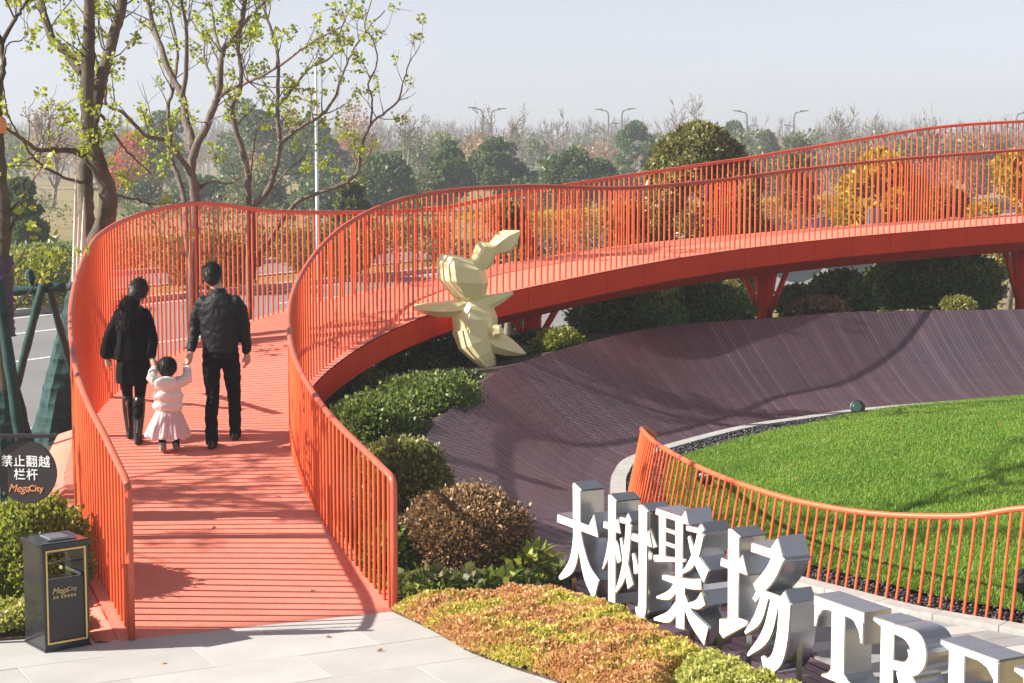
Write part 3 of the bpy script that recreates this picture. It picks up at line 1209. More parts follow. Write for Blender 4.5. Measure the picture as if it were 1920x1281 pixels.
spotlight('round black spotlight standing at the far lawn edge', (4.50, 23.35, .0), R(-20), R(70), 1.0)
spotlight('black spotlight by the lawn fence at the picture edge', (3.92, 13.62, .05), R(150), R(60), .85)
spotlight('dark spotlight half hidden behind the end of the lawn fence', (1.98, 18.35, .03), R(60), R(95), .8)

# ------------------------------------------------------------------ the faceted rabbit on the side of the bridge
def facet(rings):
    """a faceted body lofted through rings of (centre, half width vector, half depth vector)"""
    m = MB()
    n = 6
    for c_, a, b in rings:
        c_, a, b = Vector(c_), Vector(a), Vector(b)
        for k in range(n):
            w = 2 * math.pi * k / n + .3
            m.v.append(tuple(c_ + a * math.cos(w) + b * math.sin(w)))
    for i in range(len(rings) - 1):
        for k in range(n):
            q, k2 = i * n, (k + 1) % n
            m.f += [(q + k, q + k2, q + n + k2), (q + k, q + n + k2, q + n + k)]
    m.f.append(tuple(reversed(range(n))))
    m.f.append(tuple((len(rings) - 1) * n + k for k in range(n)))
    return m


RY = 22.95
PXM = 146.0


def rp(zx, zy, dy=0.0):
    """a place on the rabbit from its drawing, dy metres further back"""
    u, v_ = 770 + zx / 4.415, 420 + zy / 4.415
    return Vector(((u - 960) / PXM, RY + dy, 3.45 - (v_ - 290) / PXM - .0))


rabbit = thing('rabbit_sculpture', 'pale yellow faceted rabbit sculpture with open arms on the bridge side', 'sculpture', tuple(rp(600, 1225)))


def sect(zx, zy, rx, ry_, ang=0.0, dy=0.0):
    """a ring across a limb: half width rx in drawing units, half depth ry_ in metres"""
    s_ = rx / 4.415 / PXM
    return (rp(zx, zy, dy), Vector((math.cos(R(ang)) * s_, 0, math.sin(R(ang)) * s_)), Vector((0, ry_, 0)))


body = facet([sect(520, 600, 120, .15, 0, .02), sect(535, 650, 150, .20, 0, .02), sect(535, 760, 195, .30, 0, .04), sect(540, 870, 190, .32, 3, .06), sect(560, 960, 150, .26, 5, .06), sect(590, 1010, 95, .16, 5, .05)])
link('body', body, MAT['bunny_paint'], rabbit)
head = facet([sect(500, 610, 100, .14, 0), sect(490, 580, 140, .20, 0), sect(445, 455, 212, .32, -4), sect(425, 330, 205, .32, -10), sect(400, 262, 160, .22, -12), sect(395, 250, 80, .1, -12)])
link('head', head, MAT['bunny_paint'], rabbit)
ear = facet([sect(565, 350, 80, .07, -8), sect(600, 265, 100, .10, -32), sect(640, 180, 95, .10, -38), sect(700, 190, 66, .07, -50), sect(765, 145, 108, .11, -48), sect(825, 98, 86, .09, -48), sect(905, 45, 6, .01, -50)])
link('ear', ear, MAT['bunny_paint'], rabbit)
link('arm', facet([sect(520, 650, 70, .13, 88), sect(380, 678, 74, .15, 88), sect(240, 684, 66, .13, 88, -.03), sect(130, 678, 48, .09, 88, -.05), sect(30, 668, 20, .035, 88, -.06)]), MAT['bunny_paint'], rabbit)
link('arm', facet([sect(570, 640, 60, .13, 98), sect(660, 625, 62, .13, 108, .02), sect(760, 590, 40, .09, 112, .06), sect(848, 556, 12, .03, 112, .08)]), MAT['bunny_paint'], rabbit)
link('leg', facet([sect(500, 830, 165, .26, 15, 0), sect(545, 950, 160, .25, 24, -.03), sect(600, 1050, 112, .19, 28, -.06), sect(655, 1145, 62, .10, 28, -.08), sect(698, 1228, 12, .02, 28, -.08)]), MAT['bunny_paint'], rabbit)
link('leg', facet([sect(620, 900, 90, .2, 45, .02), sect(720, 960, 95, .19, 60, -.02), sect(820, 1000, 72, .14, 65, -.05), sect(900, 1030, 38, .07, 68, -.07), sect(950, 1046, 8, .02, 68, -.08)]), MAT['bunny_paint'], rabbit)
link('tail', facet([sect(672, 860, 36, .05, 90, -.2), sect(695, 858, 58, .09, 90, -.22), sect(735, 855, 52, .08, 90, -.23), sect(768, 855, 20, .03, 90, -.23)]), MAT['bunny_paint'], rabbit)
link('bracket', MB().tube([rp(540, 780, .05), rp(540, 760, .75)], .05, 8), MAT['fascia_paint'], rabbit)

# ------------------------------------------------------------------ writing
def text_mesh(body_, size, depth=.0015, bold=0.0, shear=0.0, align='CENTER', spacing=1.0):
    cu = bpy.data.curves.new('lettering', 'FONT')
    cu.body = body_
    cu.size = size
    cu.extrude = depth
    cu.offset = bold
    cu.shear = shear
    cu.align_x = align
    cu.align_y = 'CENTER'
    cu.space_character = spacing
    cu.resolution_u = 4
    ob = bpy.data.objects.new('lettering', cu)
    COL.objects.link(ob)
    bpy.context.view_layer.update()
    dg = bpy.context.evaluated_depsgraph_get()
    me = bpy.data.meshes.new_from_object(ob.evaluated_get(dg))
    bpy.data.objects.remove(ob)
    bpy.data.curves.remove(cu)
    return me


def lettering(body_, size, M_, mat, parent, name='lettering', **kw):
    me = text_mesh(body_, size, **kw)
    me.transform(M_)
    me.materials.clear()
    return link(name, me, MAT[mat], parent)


# ------------------------------------------------------------------ the round notice hanging from its bar
SX, SY, SZ, SR = -3.416, 12.6, 1.229, .223
notice = thing('notice_sign', 'round black notice board hanging from a bar above the shrub', 'sign', (SX - .30, SY, 0))
yaw = R(-8)
MS = Matrix.Translation((SX, SY, SZ)) @ Matrix.Rotation(yaw, 4, 'Z') @ Matrix.Rotation(R(90), 4, 'X')     # local z faces the camera
link('disc', MB().lathe([(SR - .004, -.012), (SR, -.008), (SR, .006), (SR - .004, .010)], (0, 0, 0), 64, MS), MAT['sign_black'], notice)
for sx in (-.06, .06):
    p0, p1 = MS @ Vector((sx, SR * .95, 0)), MS @ Vector((sx, SR + .035, 0))
    link('hanger', MB().tube([p0, p1], .005, 6), MAT['lamp_black'], notice)
a0, a1 = Vector((SX - .34, SY + .03, SZ + SR + .022)), Vector((SX + .21, SY - .02, SZ + SR + .040))
link('bar', MB().box(a0.x, a1.x, SY - .02, SY + .02, SZ + SR + .02, SZ + SR + .045), MAT['sign_black'], notice)
link('post', MB().box(SX - .36, SX - .32, SY - .02, SY + .02, -.02, SZ + SR + .05), MAT['sign_black'], notice)
lettering('禁止翻越', .088, MS @ Matrix.Translation((0, .072, .013)), 'white_print', notice, bold=.0006, spacing=1.08)
lettering('栏杆', .088, MS @ Matrix.Translation((.0, -.022, .013)), 'white_print', notice, bold=.0006, spacing=1.1)
lettering('Mega', .078, MS @ Matrix.Translation((-.055, -.118, .013)), 'orange_print', notice, shear=.35, spacing=.95)
lettering('City', .062, MS @ Matrix.Translation((.072, -.116, .013)), 'orange_print', notice, bold=.0008)

# ------------------------------------------------------------------ the litter bin
BW, BD, BH = .335, .34, .735
BA = R(38)
bin_ = thing('litter_bin', 'glossy black litter bin with gold trimmed front opening', 'bin', (-3.25, 12.34, 0))
MBn = Matrix.Translation((-3.25, 12.34, 0)) @ Matrix.Rotation(BA, 4, 'Z')      # local: x along the front, y into the bin
th_ = .022
m = MB()
m.box(0, th_, 0, BD, .015, BH, MBn)
m.box(BW - th_, BW, 0, BD, .015, BH, MBn)
m.box(th_, BW - th_, BD - th_, BD, .015, .42, MBn)
m.box(th_, BW - th_, .004, BD - th_, .015, .05, MBn)
m.box(th_, BW - th_, .004, .03, BH - .045, BH, MBn)
m.box(th_, BW - th_, BD - .03, BD, BH - .045, BH, MBn)
m.box(-.006, BW + .006, -.006, BD + .006, 0, .015, MBn)
link('body', m, MAT['gloss_black'], bin_)
link('lid', MB().bevel_box(-.012, BW + .012, -.012, BD + .012, BH, BH + .03, .008, MBn), MAT['gloss_black'], bin_)
link('ashtray', MB().bevel_box(.09, BW - .09, .08, BD - .08, BH + .031, BH + .044, .006, MBn), MAT['steel'], bin_)
link('lid_plate', MB().bevel_box(.06, BW - .06, .05, BD - .05, BH + .030, BH + .036, .004, MBn), MAT['gloss_black'], bin_)
m = MB()
m.box(.03, BW - .03, .010, .022, .06, .50, MBn)
door = link('door', m, MAT['sign_black'], bin_)
m = MB()
g0 = .012
m.box(.018, .018 + g0, -.006, .006, .05, BH - .02, MBn)
m.box(BW - .018 - g0, BW - .018, -.006, .006, .05, BH - .02, MBn)
m.box(.018 + g0, BW - .018 - g0, -.006, .006, .05, .05 + g0, MBn)
m.box(.018 + g0, BW - .018 - g0, -.006, .006, BH - .02 - g0, BH - .02, MBn)
link('gold_frame', m, MAT['gold'], bin_)
m = MB()
m.box(.03, BW - .03, .03, .042, .485, .505, MBn).box(.03, BW - .03, BD - .05, BD - .04, .545, .56, MBn)
m.box(.03, .042, .04, BD - .05, .50, .52, MBn).box(BW - .042, BW - .03, .04, BD - .05, .50, .52, MBn)
link('inner_bin', m, MAT['steel'], bin_)
link('inner_box', MB().box(.05, BW - .05, .05, BD - .06, .06, .47, MBn), MAT['lamp_black'], bin_)
ML = MBn @ Matrix.Translation((BW * .47, .008, .40)) @ Matrix.Rotation(R(90), 4, 'X')
lettering('Mega', .060, ML @ Matrix.Translation((-.035, .02, .002)), 'gold_print', door, shear=.35, spacing=.95, depth=.001)
lettering('City', .044, ML @ Matrix.Translation((.055, .022, .002)), 'gold_print', door, depth=.001)
# the second line is too small to read: short upright marks
m = MB()
xk = -.085
rr = random.Random(5)
for k in range(7):
    w_ = .016
    for j in range(3):
        m.box(xk + j * w_ / 3, xk + j * w_ / 3 + .003, -.034, -.034 + .020, .001, .003, ML)
    m.box(xk, xk + w_ * .85, -.026, -.023, .001, .0032, ML)
    xk += .024 if k != 1 else .034
link('small_print', m, MAT['gold_print'], door)
# reflections on the bin's flank come from the surroundings

# ------------------------------------------------------------------ the family walking up the ramp
def cloth(name, c0, c1, rough=.85, spec=.2, scale=60, bump=.4, sheen=0.0):
    s_ = Nodes(name)
    v_ = s_.coord()
    f_ = s_.noise(v_, scale, 3, .6)
    g_ = s_.noise(v_, 7, 4, .6)
    col_ = s_.mix(.5, s_.ramp(f_, [(.3, c0), (.7, c1)]), s_.ramp(g_, [(.3, c0), (.7, c1)]))
    s_.bsdf(col_, rough, 0, spec, s_.bump(f_, bump, .004), **({'Sheen Weight': sheen} if sheen else {}))


cloth('black_wool', (.0035, .0035, .005), (.009, .0085, .010), spec=.12)
cloth('navy_nylon', (.005, .005, .0075), (.012, .0115, .016), rough=.6, spec=.25, scale=90)
cloth('black_denim', (.004, .004, .005), (.010, .0095, .011), rough=.85, spec=.12)
cloth('boot_leather', (.008, .008, .009), (.018, .018, .02), rough=.25, spec=.5, scale=20, bump=.1)
cloth('black_hair', (.005, .004, .0035), (.020, .015, .012), rough=.5, spec=.35, scale=40)
cloth('pink_puffer', (.76, .66, .63), (.84, .77, .74), rough=.45, spec=.4, scale=12, bump=.15)
cloth('tulle', (.74, .56, .58), (.85, .72, .74), rough=.9, scale=140, bump=.5)
tl = MAT['tulle'].node_tree
_out = [n for n in tl.nodes if n.type == 'OUTPUT_MATERIAL'][0]
_bs = [n for n in tl.nodes if n.type == 'BSDF_PRINCIPLED'][0]
_tr = tl.nodes.new('ShaderNodeBsdfTransparent')
_mx = tl.nodes.new('ShaderNodeMixShader')
_mx.inputs[0].default_value = .30          # fine net: a third of it is open
tl.links.new(_bs.outputs[0], _mx.inputs[1])
tl.links.new(_tr.outputs[0], _mx.inputs[2])
tl.links.new(_mx.outputs[0], _out.inputs['Surface'])
cloth('shoe_pattern', (.03, .03, .03), (.55, .5, .45), rough=.6, scale=160)
paint('skin', (.52, .33, .25), rough=.55, var=.06, scale=10, bump=.03)
paint('zip_metal', (.6, .6, .6), rough=.3, var=.05, metal=1.0)


class Body:
    """rounded pieces that are fused into one continuous surface"""
    def __init__(self):
        self.m = MB()

    def ball(self, c_, r_, sq=(1, 1, 1)):
        bm = bmesh.new()
        bmesh.ops.create_icosphere(bm, subdivisions=3, radius=1)
        vs = [(c_[0] + v_.co.x * r_ * sq[0], c_[1] + v_.co.y * r_ * sq[1], c_[2] + v_.co.z * r_ * sq[2]) for v_ in bm.verts]
        fs = [tuple(v_.index for v_ in f_.verts) for f_ in bm.faces]
        bm.free()
        self.m.add(vs, fs)
        return self

    def limb(self, pts, radii):
        P_ = catmull(np.array([(*p, r_) for p, r_ in zip(pts, radii)]), 6 * (len(pts) - 1) + 1)
        self.m.tube([tuple(p[:3]) for p in P_], list(P_[:, 3]), 14)
        self.ball(pts[0], radii[0] * .98)
        self.ball(pts[-1], radii[-1] * .98)
        return self

    def loft(self, rings, n=24):
        """level elliptical rings (cx, cy, cz, rx, ry)"""
        R_ = catmull(np.array(rings, float), 5 * (len(rings) - 1) + 1)
        base_ = len(self.m.v)
        for cx_, cy_, cz_, rx, ry_ in R_:
            for k in range(n):
                w = 2 * math.pi * k / n
                self.m.v.append((cx_ + rx * math.cos(w), cy_ + ry_ * math.sin(w), cz_))
        up_ = R_[-1, 2] > R_[0, 2]
        for i in range(len(R_) - 1):
            for k in range(n):
                q, k2 = base_ + i * n, (k + 1) % n
                f_ = (q + k, q + k2, q + n + k2, q + n + k)
                self.m.f.append(f_ if up_ else f_[::-1])
        lo = tuple(base_ + k for k in range(n))
        hi = tuple(base_ + (len(R_) - 1) * n + k for k in range(n))
        self.m.f += [lo[::-1], hi] if up_ else [lo, hi[::-1]]
        return self

    def hand(self, wrist, dirv, palm_n, size=1.0, curl=.5, thumb=1):
        """palm, four unequal bent fingers and a thumb leaving the side of the palm"""
        w = Vector(wrist)
        d_ = Vector(dirv).normalized()
        n_ = Vector(palm_n).normalized()
        s_ = d_.cross(n_).normalized()
        self.limb([tuple(w), tuple(w + d_ * .045 * size), tuple(w + d_ * .085 * size)], [.026 * size, .034 * size, .032 * size])
        for k, ln in enumerate((.070, .080, .075, .058)):
            o_ = s_ * ((k - 1.5) * .019 * size)
            a = w + d_ * .085 * size + o_
            b = a + (d_ * (1 - curl * .3) + n_ * curl * .5).normalized() * ln * .5 * size
            c_ = b + (d_ * (1 - curl) + n_ * curl).normalized() * ln * .5 * size
            self.limb([tuple(a), tuple(b), tuple(c_)], [.0095 * size, .009 * size, .0075 * size])
        a = w + d_ * .03 * size + s_ * .028 * size * thumb
        b = a + (d_ * .7 + s_ * .6 * thumb + n_ * .3).normalized() * .035 * size
        c_ = b + (d_ * .9 + n_ * .4).normalized() * .03 * size
        self.limb([tuple(a), tuple(b), tuple(c_)], [.012 * size, .011 * size, .009 * size])
        return self

    def build(self, name, mat, parent, voxel=.010, smooth=4, wrinkle=0.0, wscale=.08):
        me = self.m.mesh(name)
        o = bpy.data.objects.new(name, me)
        COL.objects.link(o)
        r_ = o.modifiers.new('r', 'REMESH')
        r_.mode = 'VOXEL'
        r_.voxel_size = voxel
        if smooth:
            s_ = o.modifiers.new('s', 'SMOOTH')
            s_.factor = .5
            s_.iterations = smooth
        if wrinkle:
            tx = bpy.data.textures.new(name + '_folds', 'CLOUDS')
            tx.noise_scale = wscale
            tx.noise_depth = 2
            d_ = o.modifiers.new('d', 'DISPLACE')
            d_.texture = tx
            d_.texture_coords = 'LOCAL'
            d_.strength = wrinkle
            d_.mid_level = .5
        bpy.context.view_layer.update()
        dg = bpy.context.evaluated_depsgraph_get()
        new = bpy.data.meshes.new_from_object(o.evaluated_get(dg))
        bpy.data.objects.remove(o)
        bpy.data.meshes.remove(me)
        return link(name, new, MAT[mat], parent, smooth=True)


def strands(parent, centre, radii, n, length, seed, flow=(0, -.25, -1), face=.35, width=.0032):
    """loose hairs lying over a head of hair"""
    r2 = np.random.default_rng(seed)
    dirs = r2.normal(size=(n * 3, 3))
    dirs /= np.linalg.norm(dirs, axis=1)[:, None]
    dirs = dirs[(dirs[:, 1] < face) & (dirs[:, 2] > -.75)][:n]
    p = np.array(centre) + dirs * np.array(radii)
    fl_ = np.array(flow, float)
    tv = fl_ - dirs * (dirs @ fl_)[:, None] + r2.normal(0, .22, dirs.shape)
    tv /= np.linalg.norm(tv, axis=1)[:, None]
    sd = np.cross(tv, dirs) * width
    ln = (length * r2.uniform(.6, 1.3, len(p)))[:, None]
    e = p + tv * ln + dirs * .004
    V = np.stack([p - sd, p + sd, e + sd * .3, e - sd * .3], 1)
    o = link('hair_strand', quads_mesh('hair_strand', V), MAT['black_hair'], parent)
    o['kind'] = 'stuff'
    return o


def deck_z(x, y):
    q = line[:, :2] + nrm2 * 1.0
    i = int(np.argmin((q[:, 0] - x) ** 2 + (q[:, 1] - y) ** 2))
    return float(line[i, 2]) + .006


def at_(root, p):
    return (root[0] + p[0], root[1] + p[1], root[2] + p[2])


HAND_1 = (-3.417, 17.25, 1.44)       # woman and child
HAND_2 = (-3.10, 17.2, 1.455)         # child and man

# ---- the man
mx, my = -2.81, 17.38
rt = (mx, my, deck_z(mx, my))
L = lambda *p: at_(rt, p)
man = thing('person', 'man in dark bomber jacket and black trousers, holding the child by the hand', 'person', rt)
fl, fr = (mx - .075, my - .14), (mx + .10, my + .20)
zl, zr = deck_z(*fl), deck_z(*fr)
hl = Vector(HAND_2) + Vector((.01, .02, .035))
hip_l, hip_r = L(-.09, 0, .90), L(.09, 0, .90)
kn_l, kn_r = L(-.085, .02, .47), L(.10, .14, .49)
an_l, an_r = (fl[0], fl[1], zl + .085), (fr[0], fr[1], zr + .085)
sh_l, sh_r = L(-.150, .0, 1.365), L(.150, .0, 1.365)
el_l, el_r = L(-.25, .02, 1.13), L(.238, -.02, 1.13)
wr_l = tuple(hl + Vector((.02, .0, .075)))
wr_r = L(.245, .06, .885)
b = Body()
b.loft([(*L(0, 0, .86), .15, .10), (*L(0, 0, 1.0), .15, .105), (*L(0, 0, 1.2), .155, .10), (*L(0, 0, 1.35), .15, .09), (*L(0, 0, 1.42), .07, .055)])
b.limb([L(0, 0, 1.38), L(-.005, .01, 1.47), L(-.045, .035, 1.55)], [.062, .056, .055])
b.ball(L(-.075, .045, 1.63), .098, (.80, .95, 1.15))
b.ball(L(-.10, .095, 1.59), .05, (.9, 1, 1))
b.ball(L(-.115, .143, 1.605), .016)
for sx in (-.155, .003):
    b.ball(L(sx, .03, 1.625), .026, (.4, .8, 1.2))
b.limb([hip_l, kn_l, an_l], [.075, .05, .036]).limb([hip_r, kn_r, an_r], [.075, .05, .036])
b.limb([sh_l, el_l, wr_l], [.045, .038, .027]).limb([sh_r, el_r, wr_r], [.045, .038, .027])
b.hand(wr_l, Vector(HAND_2) - Vector(wr_l), (-.6, -.2, .3), 1.0, .7, 1)
b.hand(wr_r, (.02, .12, -1), (-.8, .3, 0), 1.0, .5, -1)
b.build('body', 'skin', man, .0065, 3)
j = Body()
j.loft([(*L(0, 0, .905), .160, .118), (*L(0, 0, .96), .174, .125), (*L(0, 0, 1.10), .186, .135), (*L(0, 0, 1.25), .204, .138), (*L(-.002, 0, 1.36), .204, .122), (*L(-.005, 0, 1.435), .130, .092), (*L(-.005, .01, 1.475), .078, .075)])
j.limb([L(-.152, 0, 1.375), L(-.212, .01, 1.27), el_l, tuple(Vector(wr_l) + (Vector(el_l) - Vector(wr_l)) * .12)], [.074, .068, .058, .045])
j.limb([L(.152, 0, 1.375), L(.205, -.01, 1.27), el_r, tuple(Vector(wr_r) + (Vector(el_r) - Vector(wr_r)) * .12)], [.074, .068, .058, .045])
j.build('jacket', 'navy_nylon', man, .010, 4, .028, .07)
c_ = Body()
c_.loft([(*L(-.005, .01, 1.455), .070, .068), (*L(-.012, .015, 1.50), .068, .066), (*L(-.015, .018, 1.515), .064, .062)])
c_.build('collar', 'navy_nylon', man, .008, 2)
w_ = Body()
w_.loft([(*L(0, 0, .895), .168, .120), (*L(0, 0, .915), .176, .126), (*L(0, 0, .945), .172, .124)])
w_.build('waistband', 'navy_nylon', man, .009, 1, .008, .02)
tr = Body()
tr.loft([(*L(0, 0, .84), .155, .112), (*L(0, 0, .90), .158, .115), (*L(0, 0, .95), .155, .112)])
tr.limb([L(-.085, 0, .86), L(-.092, .01, .68), kn_l, tuple(Vector(an_l) + Vector((0, .0, .22))), tuple(Vector(an_l) + Vector((0, 0, -.02)))], [.094, .084, .066, .062, .060])
tr.limb([L(.085, 0, .86), L(.098, .06, .68), kn_r, tuple(Vector(an_r) + Vector((0, -.02, .22))), tuple(Vector(an_r) + Vector((0, -.01, -.02)))], [.094, .084, .066, .062, .058])
tr.build('trousers', 'black_denim', man, .009, 3, .026, .06)
hr_ = Body()
hr_.ball(L(-.073, .032, 1.667), .104, (.86, .98, 1.0))
hr_.ball(L(-.065, -.008, 1.62), .085, (.90, .8, 1.0))
hr_.ball(L(-.08, .07, 1.695), .075, (1, 1, .8))
hq = hr_.build('hair', 'black_hair', man, .008, 3, .010, .03)
strands(hq, L(-.073, .028, 1.662), (.094, .106, .106), 900, .035, 41)
for f_, z_, yaw_ in ((fl, zl, -.1), (fr, zr, .12)):
    s_ = Body()
    s_.loft([(f_[0], f_[1] + .045, z_ + .0, .044, .135), (f_[0], f_[1] + .045, z_ + .03, .046, .137), (f_[0], f_[1] + .02, z_ + .07, .042, .09), (f_[0], f_[1], z_ + .10, .04, .05)])
    s_.build('shoe', 'boot_leather', man, .008, 2)

# ---- the woman
mx, my = -3.67, 17.45
rt = (mx, my, deck_z(mx, my))
woman = thing('person', 'woman with long dark hair in black coat, skirt and tall boots', 'person', rt)
fl, fr = (mx - .065, my + .10), (mx + .055, my - .12)
zl, zr = deck_z(*fl), deck_z(*fr)
hip_l, hip_r = L(-.075, 0, .82), L(.075, 0, .82)
kn_l, kn_r = L(-.075, .07, .45), L(.055, .02, .44)
an_l, an_r = (fl[0], fl[1], zl + .085), (fr[0], fr[1], zr + .085)
sh_l, sh_r = L(-.108, 0, 1.235), L(.112, 0, 1.23)
el_l = L(-.215, -.03, 1.03)
wr_l = L(-.245, .0, .82)
wr_r = tuple(Vector(HAND_1) + Vector((-.04, .03, .065)))
el_r = tuple((Vector(sh_r) + Vector(wr_r)) / 2 + Vector((.055, -.03, -.03)))
b = Body()
b.loft([(*L(0, 0, .78), .14, .10), (*L(0, 0, .92), .13, .095), (*L(0, 0, 1.1), .125, .09), (*L(0, 0, 1.23), .115, .075), (*L(.01, 0, 1.29), .05, .045)])
b.limb([L(.01, 0, 1.26), L(.03, .01, 1.34), L(.05, .03, 1.40)], [.05, .045, .045])
b.ball(L(.075, .04, 1.465), .088, (.80, .95, 1.15))
b.ball(L(.10, .085, 1.43), .042)
b.ball(L(.115, .128, 1.445), .013)
b.ball(L(.142, .045, 1.46), .022, (.4, .8, 1.2))
b.ball(L(.005, .045, 1.46), .022, (.4, .8, 1.2))
b.limb([hip_l, kn_l, an_l], [.068, .046, .032]).limb([hip_r, kn_r, an_r], [.068, .046, .032])
b.limb([sh_l, el_l, wr_l], [.036, .032, .023]).limb([sh_r, el_r, wr_r], [.036, .032, .023])
b.hand(wr_l, (.03, .08, -1), (.8, .3, 0), .88, .5, 1)
b.hand(wr_r, Vector(HAND_1) - Vector(wr_r), (.5, -.3, .3), .88, .7, -1)
b.build('body', 'skin', woman, .0065, 3)
j = Body()
j.loft([(*L(-.01, 0, .80), .185, .135), (*L(-.01, 0, .90), .178, .13), (*L(0, 0, 1.05), .165, .125), (*L(0, 0, 1.18), .165, .12), (*L(.01, 0, 1.27), .125, .095), (*L(.02, .005, 1.325), .062, .06)])
j.limb([L(-.12, 0, 1.25), L(-.165, -.01, 1.15), el_l, L(-.235, -.01, .93), L(-.25, .0, .87)], [.052, .055, .060, .068, .074])
j.limb([L(.125, 0, 1.245), tuple(Vector(L(.14, 0, 1.24)) * .6 + Vector(el_r) * .4), el_r, tuple(Vector(wr_r) + (Vector(el_r) - Vector(wr_r)) * .2)], [.056, .055, .050, .047])
j.build('coat', 'black_wool', woman, .010, 5, .012, .12)
sk = Body()
sk.loft([(*L(.0, 0, .565), .168, .125), (*L(0, 0, .60), .168, .125), (*L(0, 0, .72), .168, .125), (*L(0, 0, .84), .15, .115)])
sk.build('skirt', 'black_wool', woman, .010, 2, .012, .12)
tg = Body()
tg.limb([L(-.075, 0, .66), kn_l, tuple(Vector(an_l) + Vector((0, 0, .2)))], [.075, .052, .042])
tg.limb([L(.07, 0, .66), kn_r, tuple(Vector(an_r) + Vector((0, 0, .2)))], [.075, .052, .042])
tg.build('tights', 'black_wool', woman, .009, 2)
for f_, z_, an_, kn_ in ((fl, zl, an_l, kn_l), (fr, zr, an_r, kn_r)):
    s_ = Body()
    top_ = Vector(an_) + (Vector(kn_) - Vector(an_)) * .88
    mid_ = Vector(an_) + (Vector(kn_) - Vector(an_)) * .55
    s_.limb([tuple(top_), tuple(mid_), an_, (f_[0], f_[1], z_ + .05)], [.058, .058, .043, .04])
    s_.loft([(f_[0], f_[1] + .05, z_ + .0, .036, .115), (f_[0], f_[1] + .05, z_ + .03, .038, .116), (f_[0], f_[1] + .02, z_ + .075, .036, .07), (f_[0], f_[1], z_ + .10, .036, .04)])
    bt = s_.build('boot', 'boot_leather', woman, .008, 2)
    zy = -.062
    pts_ = [tuple(top_ + Vector((0, zy, -.01))), tuple(mid_ + Vector((0, zy, 0))), (an_[0], an_[1] - .047, an_[2] + .03)]
    link('zip', MB().tube(pts_, .0035, 6), MAT['zip_metal'], bt)
    link('zip_pull', MB().box(top_.x - .010, top_.x + .010, top_.y + zy - .012, top_.y + zy - .005, top_.z - .055, top_.z - .015), MAT['zip_metal'], bt)
hr_ = Body()
hr_.ball(L(.072, .025, 1.49), .098, (.88, .98, 1.05))
hr_.ball(L(.05, -.03, 1.46), .075, (1, .8, 1.1))
hr_.limb([L(.045, -.05, 1.44), L(.015, -.10, 1.36), L(-.01, -.135, 1.26), L(-.03, -.14, 1.17)], [.052, .060, .066, .045])
hr_.limb([L(.06, -.04, 1.42), L(.05, -.10, 1.32), L(.05, -.13, 1.22)], [.040, .046, .03])
hr_.limb([L(.02, -.06, 1.42), L(-.05, -.11, 1.32), L(-.08, -.13, 1.22), L(-.085, -.135, 1.16)], [.040, .044, .036, .015])
hq = hr_.build('hair', 'black_hair', woman, .009, 3, .016, .05)
strands(hq, L(.070, .018, 1.488), (.088, .098, .104), 500, .06, 42)
strands(hq, L(-.005, -.115, 1.30), (.092, .062, .13), 900, .10, 43, face=.6)
strands(hq, L(-.025, -.13, 1.20), (.085, .045, .07), 420, .09, 44, face=.9)
link('hair_tie', MB().tube([L(.0, -.10, 1.40), L(.045, -.125, 1.395), L(.085, -.10, 1.405)], .014, 6), MAT['gloss_black'], woman)

# ---- the child
mx, my = -3.268, 17.08
rt = (mx, my, deck_z(mx, my))
child = thing('person', 'small child in pale pink puffer jacket and pink tulle skirt', 'person', rt)
fl, fr = (mx - .055, my - .05), (mx + .055, my + .06)
zl, zr = deck_z(*fl) + .02, deck_z(*fr)
an_l, an_r = (fl[0], fl[1], zl + .06), (fr[0], fr[1], zr + .06)
hw1, hw2 = Vector(HAND_1), Vector(HAND_2)
sh_l, sh_r = L(-.085, 0, .66), L(.085, 0, .66)
el_l = tuple((Vector(sh_l) + hw1) / 2 + Vector((-.045, -.02, -.035)))
el_r = tuple((Vector(sh_r) + hw2) / 2 + Vector((.05, -.02, -.04)))
b = Body()
b.loft([(*L(0, 0, .34), .08, .07), (*L(0, 0, .5), .085, .07), (*L(0, 0, .66), .08, .06), (*L(0, 0, .70), .04, .04)])
b.limb([L(0, 0, .66), L(0, .005, .72), L(0, .01, .77)], [.035, .035, .04])
b.ball(L(0, .015, .80), .085, (.92, 1, 1.05))
b.ball(L(0, .07, .775), .04)
b.ball(L(0, .102, .785), .011)
for sx in (-.08, .08):
    b.ball(L(sx, .01, .79), .02, (.4, .8, 1.2))
b.limb([L(-.045, 0, .36), L(-.05, .01, .20), an_l], [.05, .038, .028]).limb([L(.045, 0, .36), L(.05, .05, .20), an_r], [.05, .038, .028])
w1 = hw1 + (Vector(el_l) - hw1) * .35
w2 = hw2 + (Vector(el_r) - hw2) * .35
b.limb([sh_l, el_l, tuple(w1)], [.034, .03, .02]).limb([sh_r, el_r, tuple(w2)], [.034, .03, .02])
b.hand(tuple(w1), hw1 - w1, (.3, .5, .2), .52, .7, 1)
b.hand(tuple(w2), hw2 - w2, (-.3, .5, .2), .52, .7, -1)
b.build('body', 'skin', child, .005, 2)
j = Body()
for z_, rx in ((.445, .148), (.545, .150), (.63, .135)):
    j.ball(L(0, -.005, z_), rx, (1.0, .82, .48))
j.loft([(*L(0, 0, .385), .115, .09), (*L(0, 0, .45), .128, .10), (*L(0, 0, .58), .128, .10), (*L(0, 0, .69), .075, .06)])
for sh_, el_, w_ in ((sh_l, el_l, w1), (sh_r, el_r, w2)):
    a, e, c_ = Vector(sh_), Vector(el_), Vector(w_)
    for k in range(4):
        j.ball(tuple(a + (e - a) * (k / 3)), .058 - .002 * k)
    for k in range(1, 4):
        j.ball(tuple(e + (c_ - e) * (k / 3)), .052 - .004 * k)
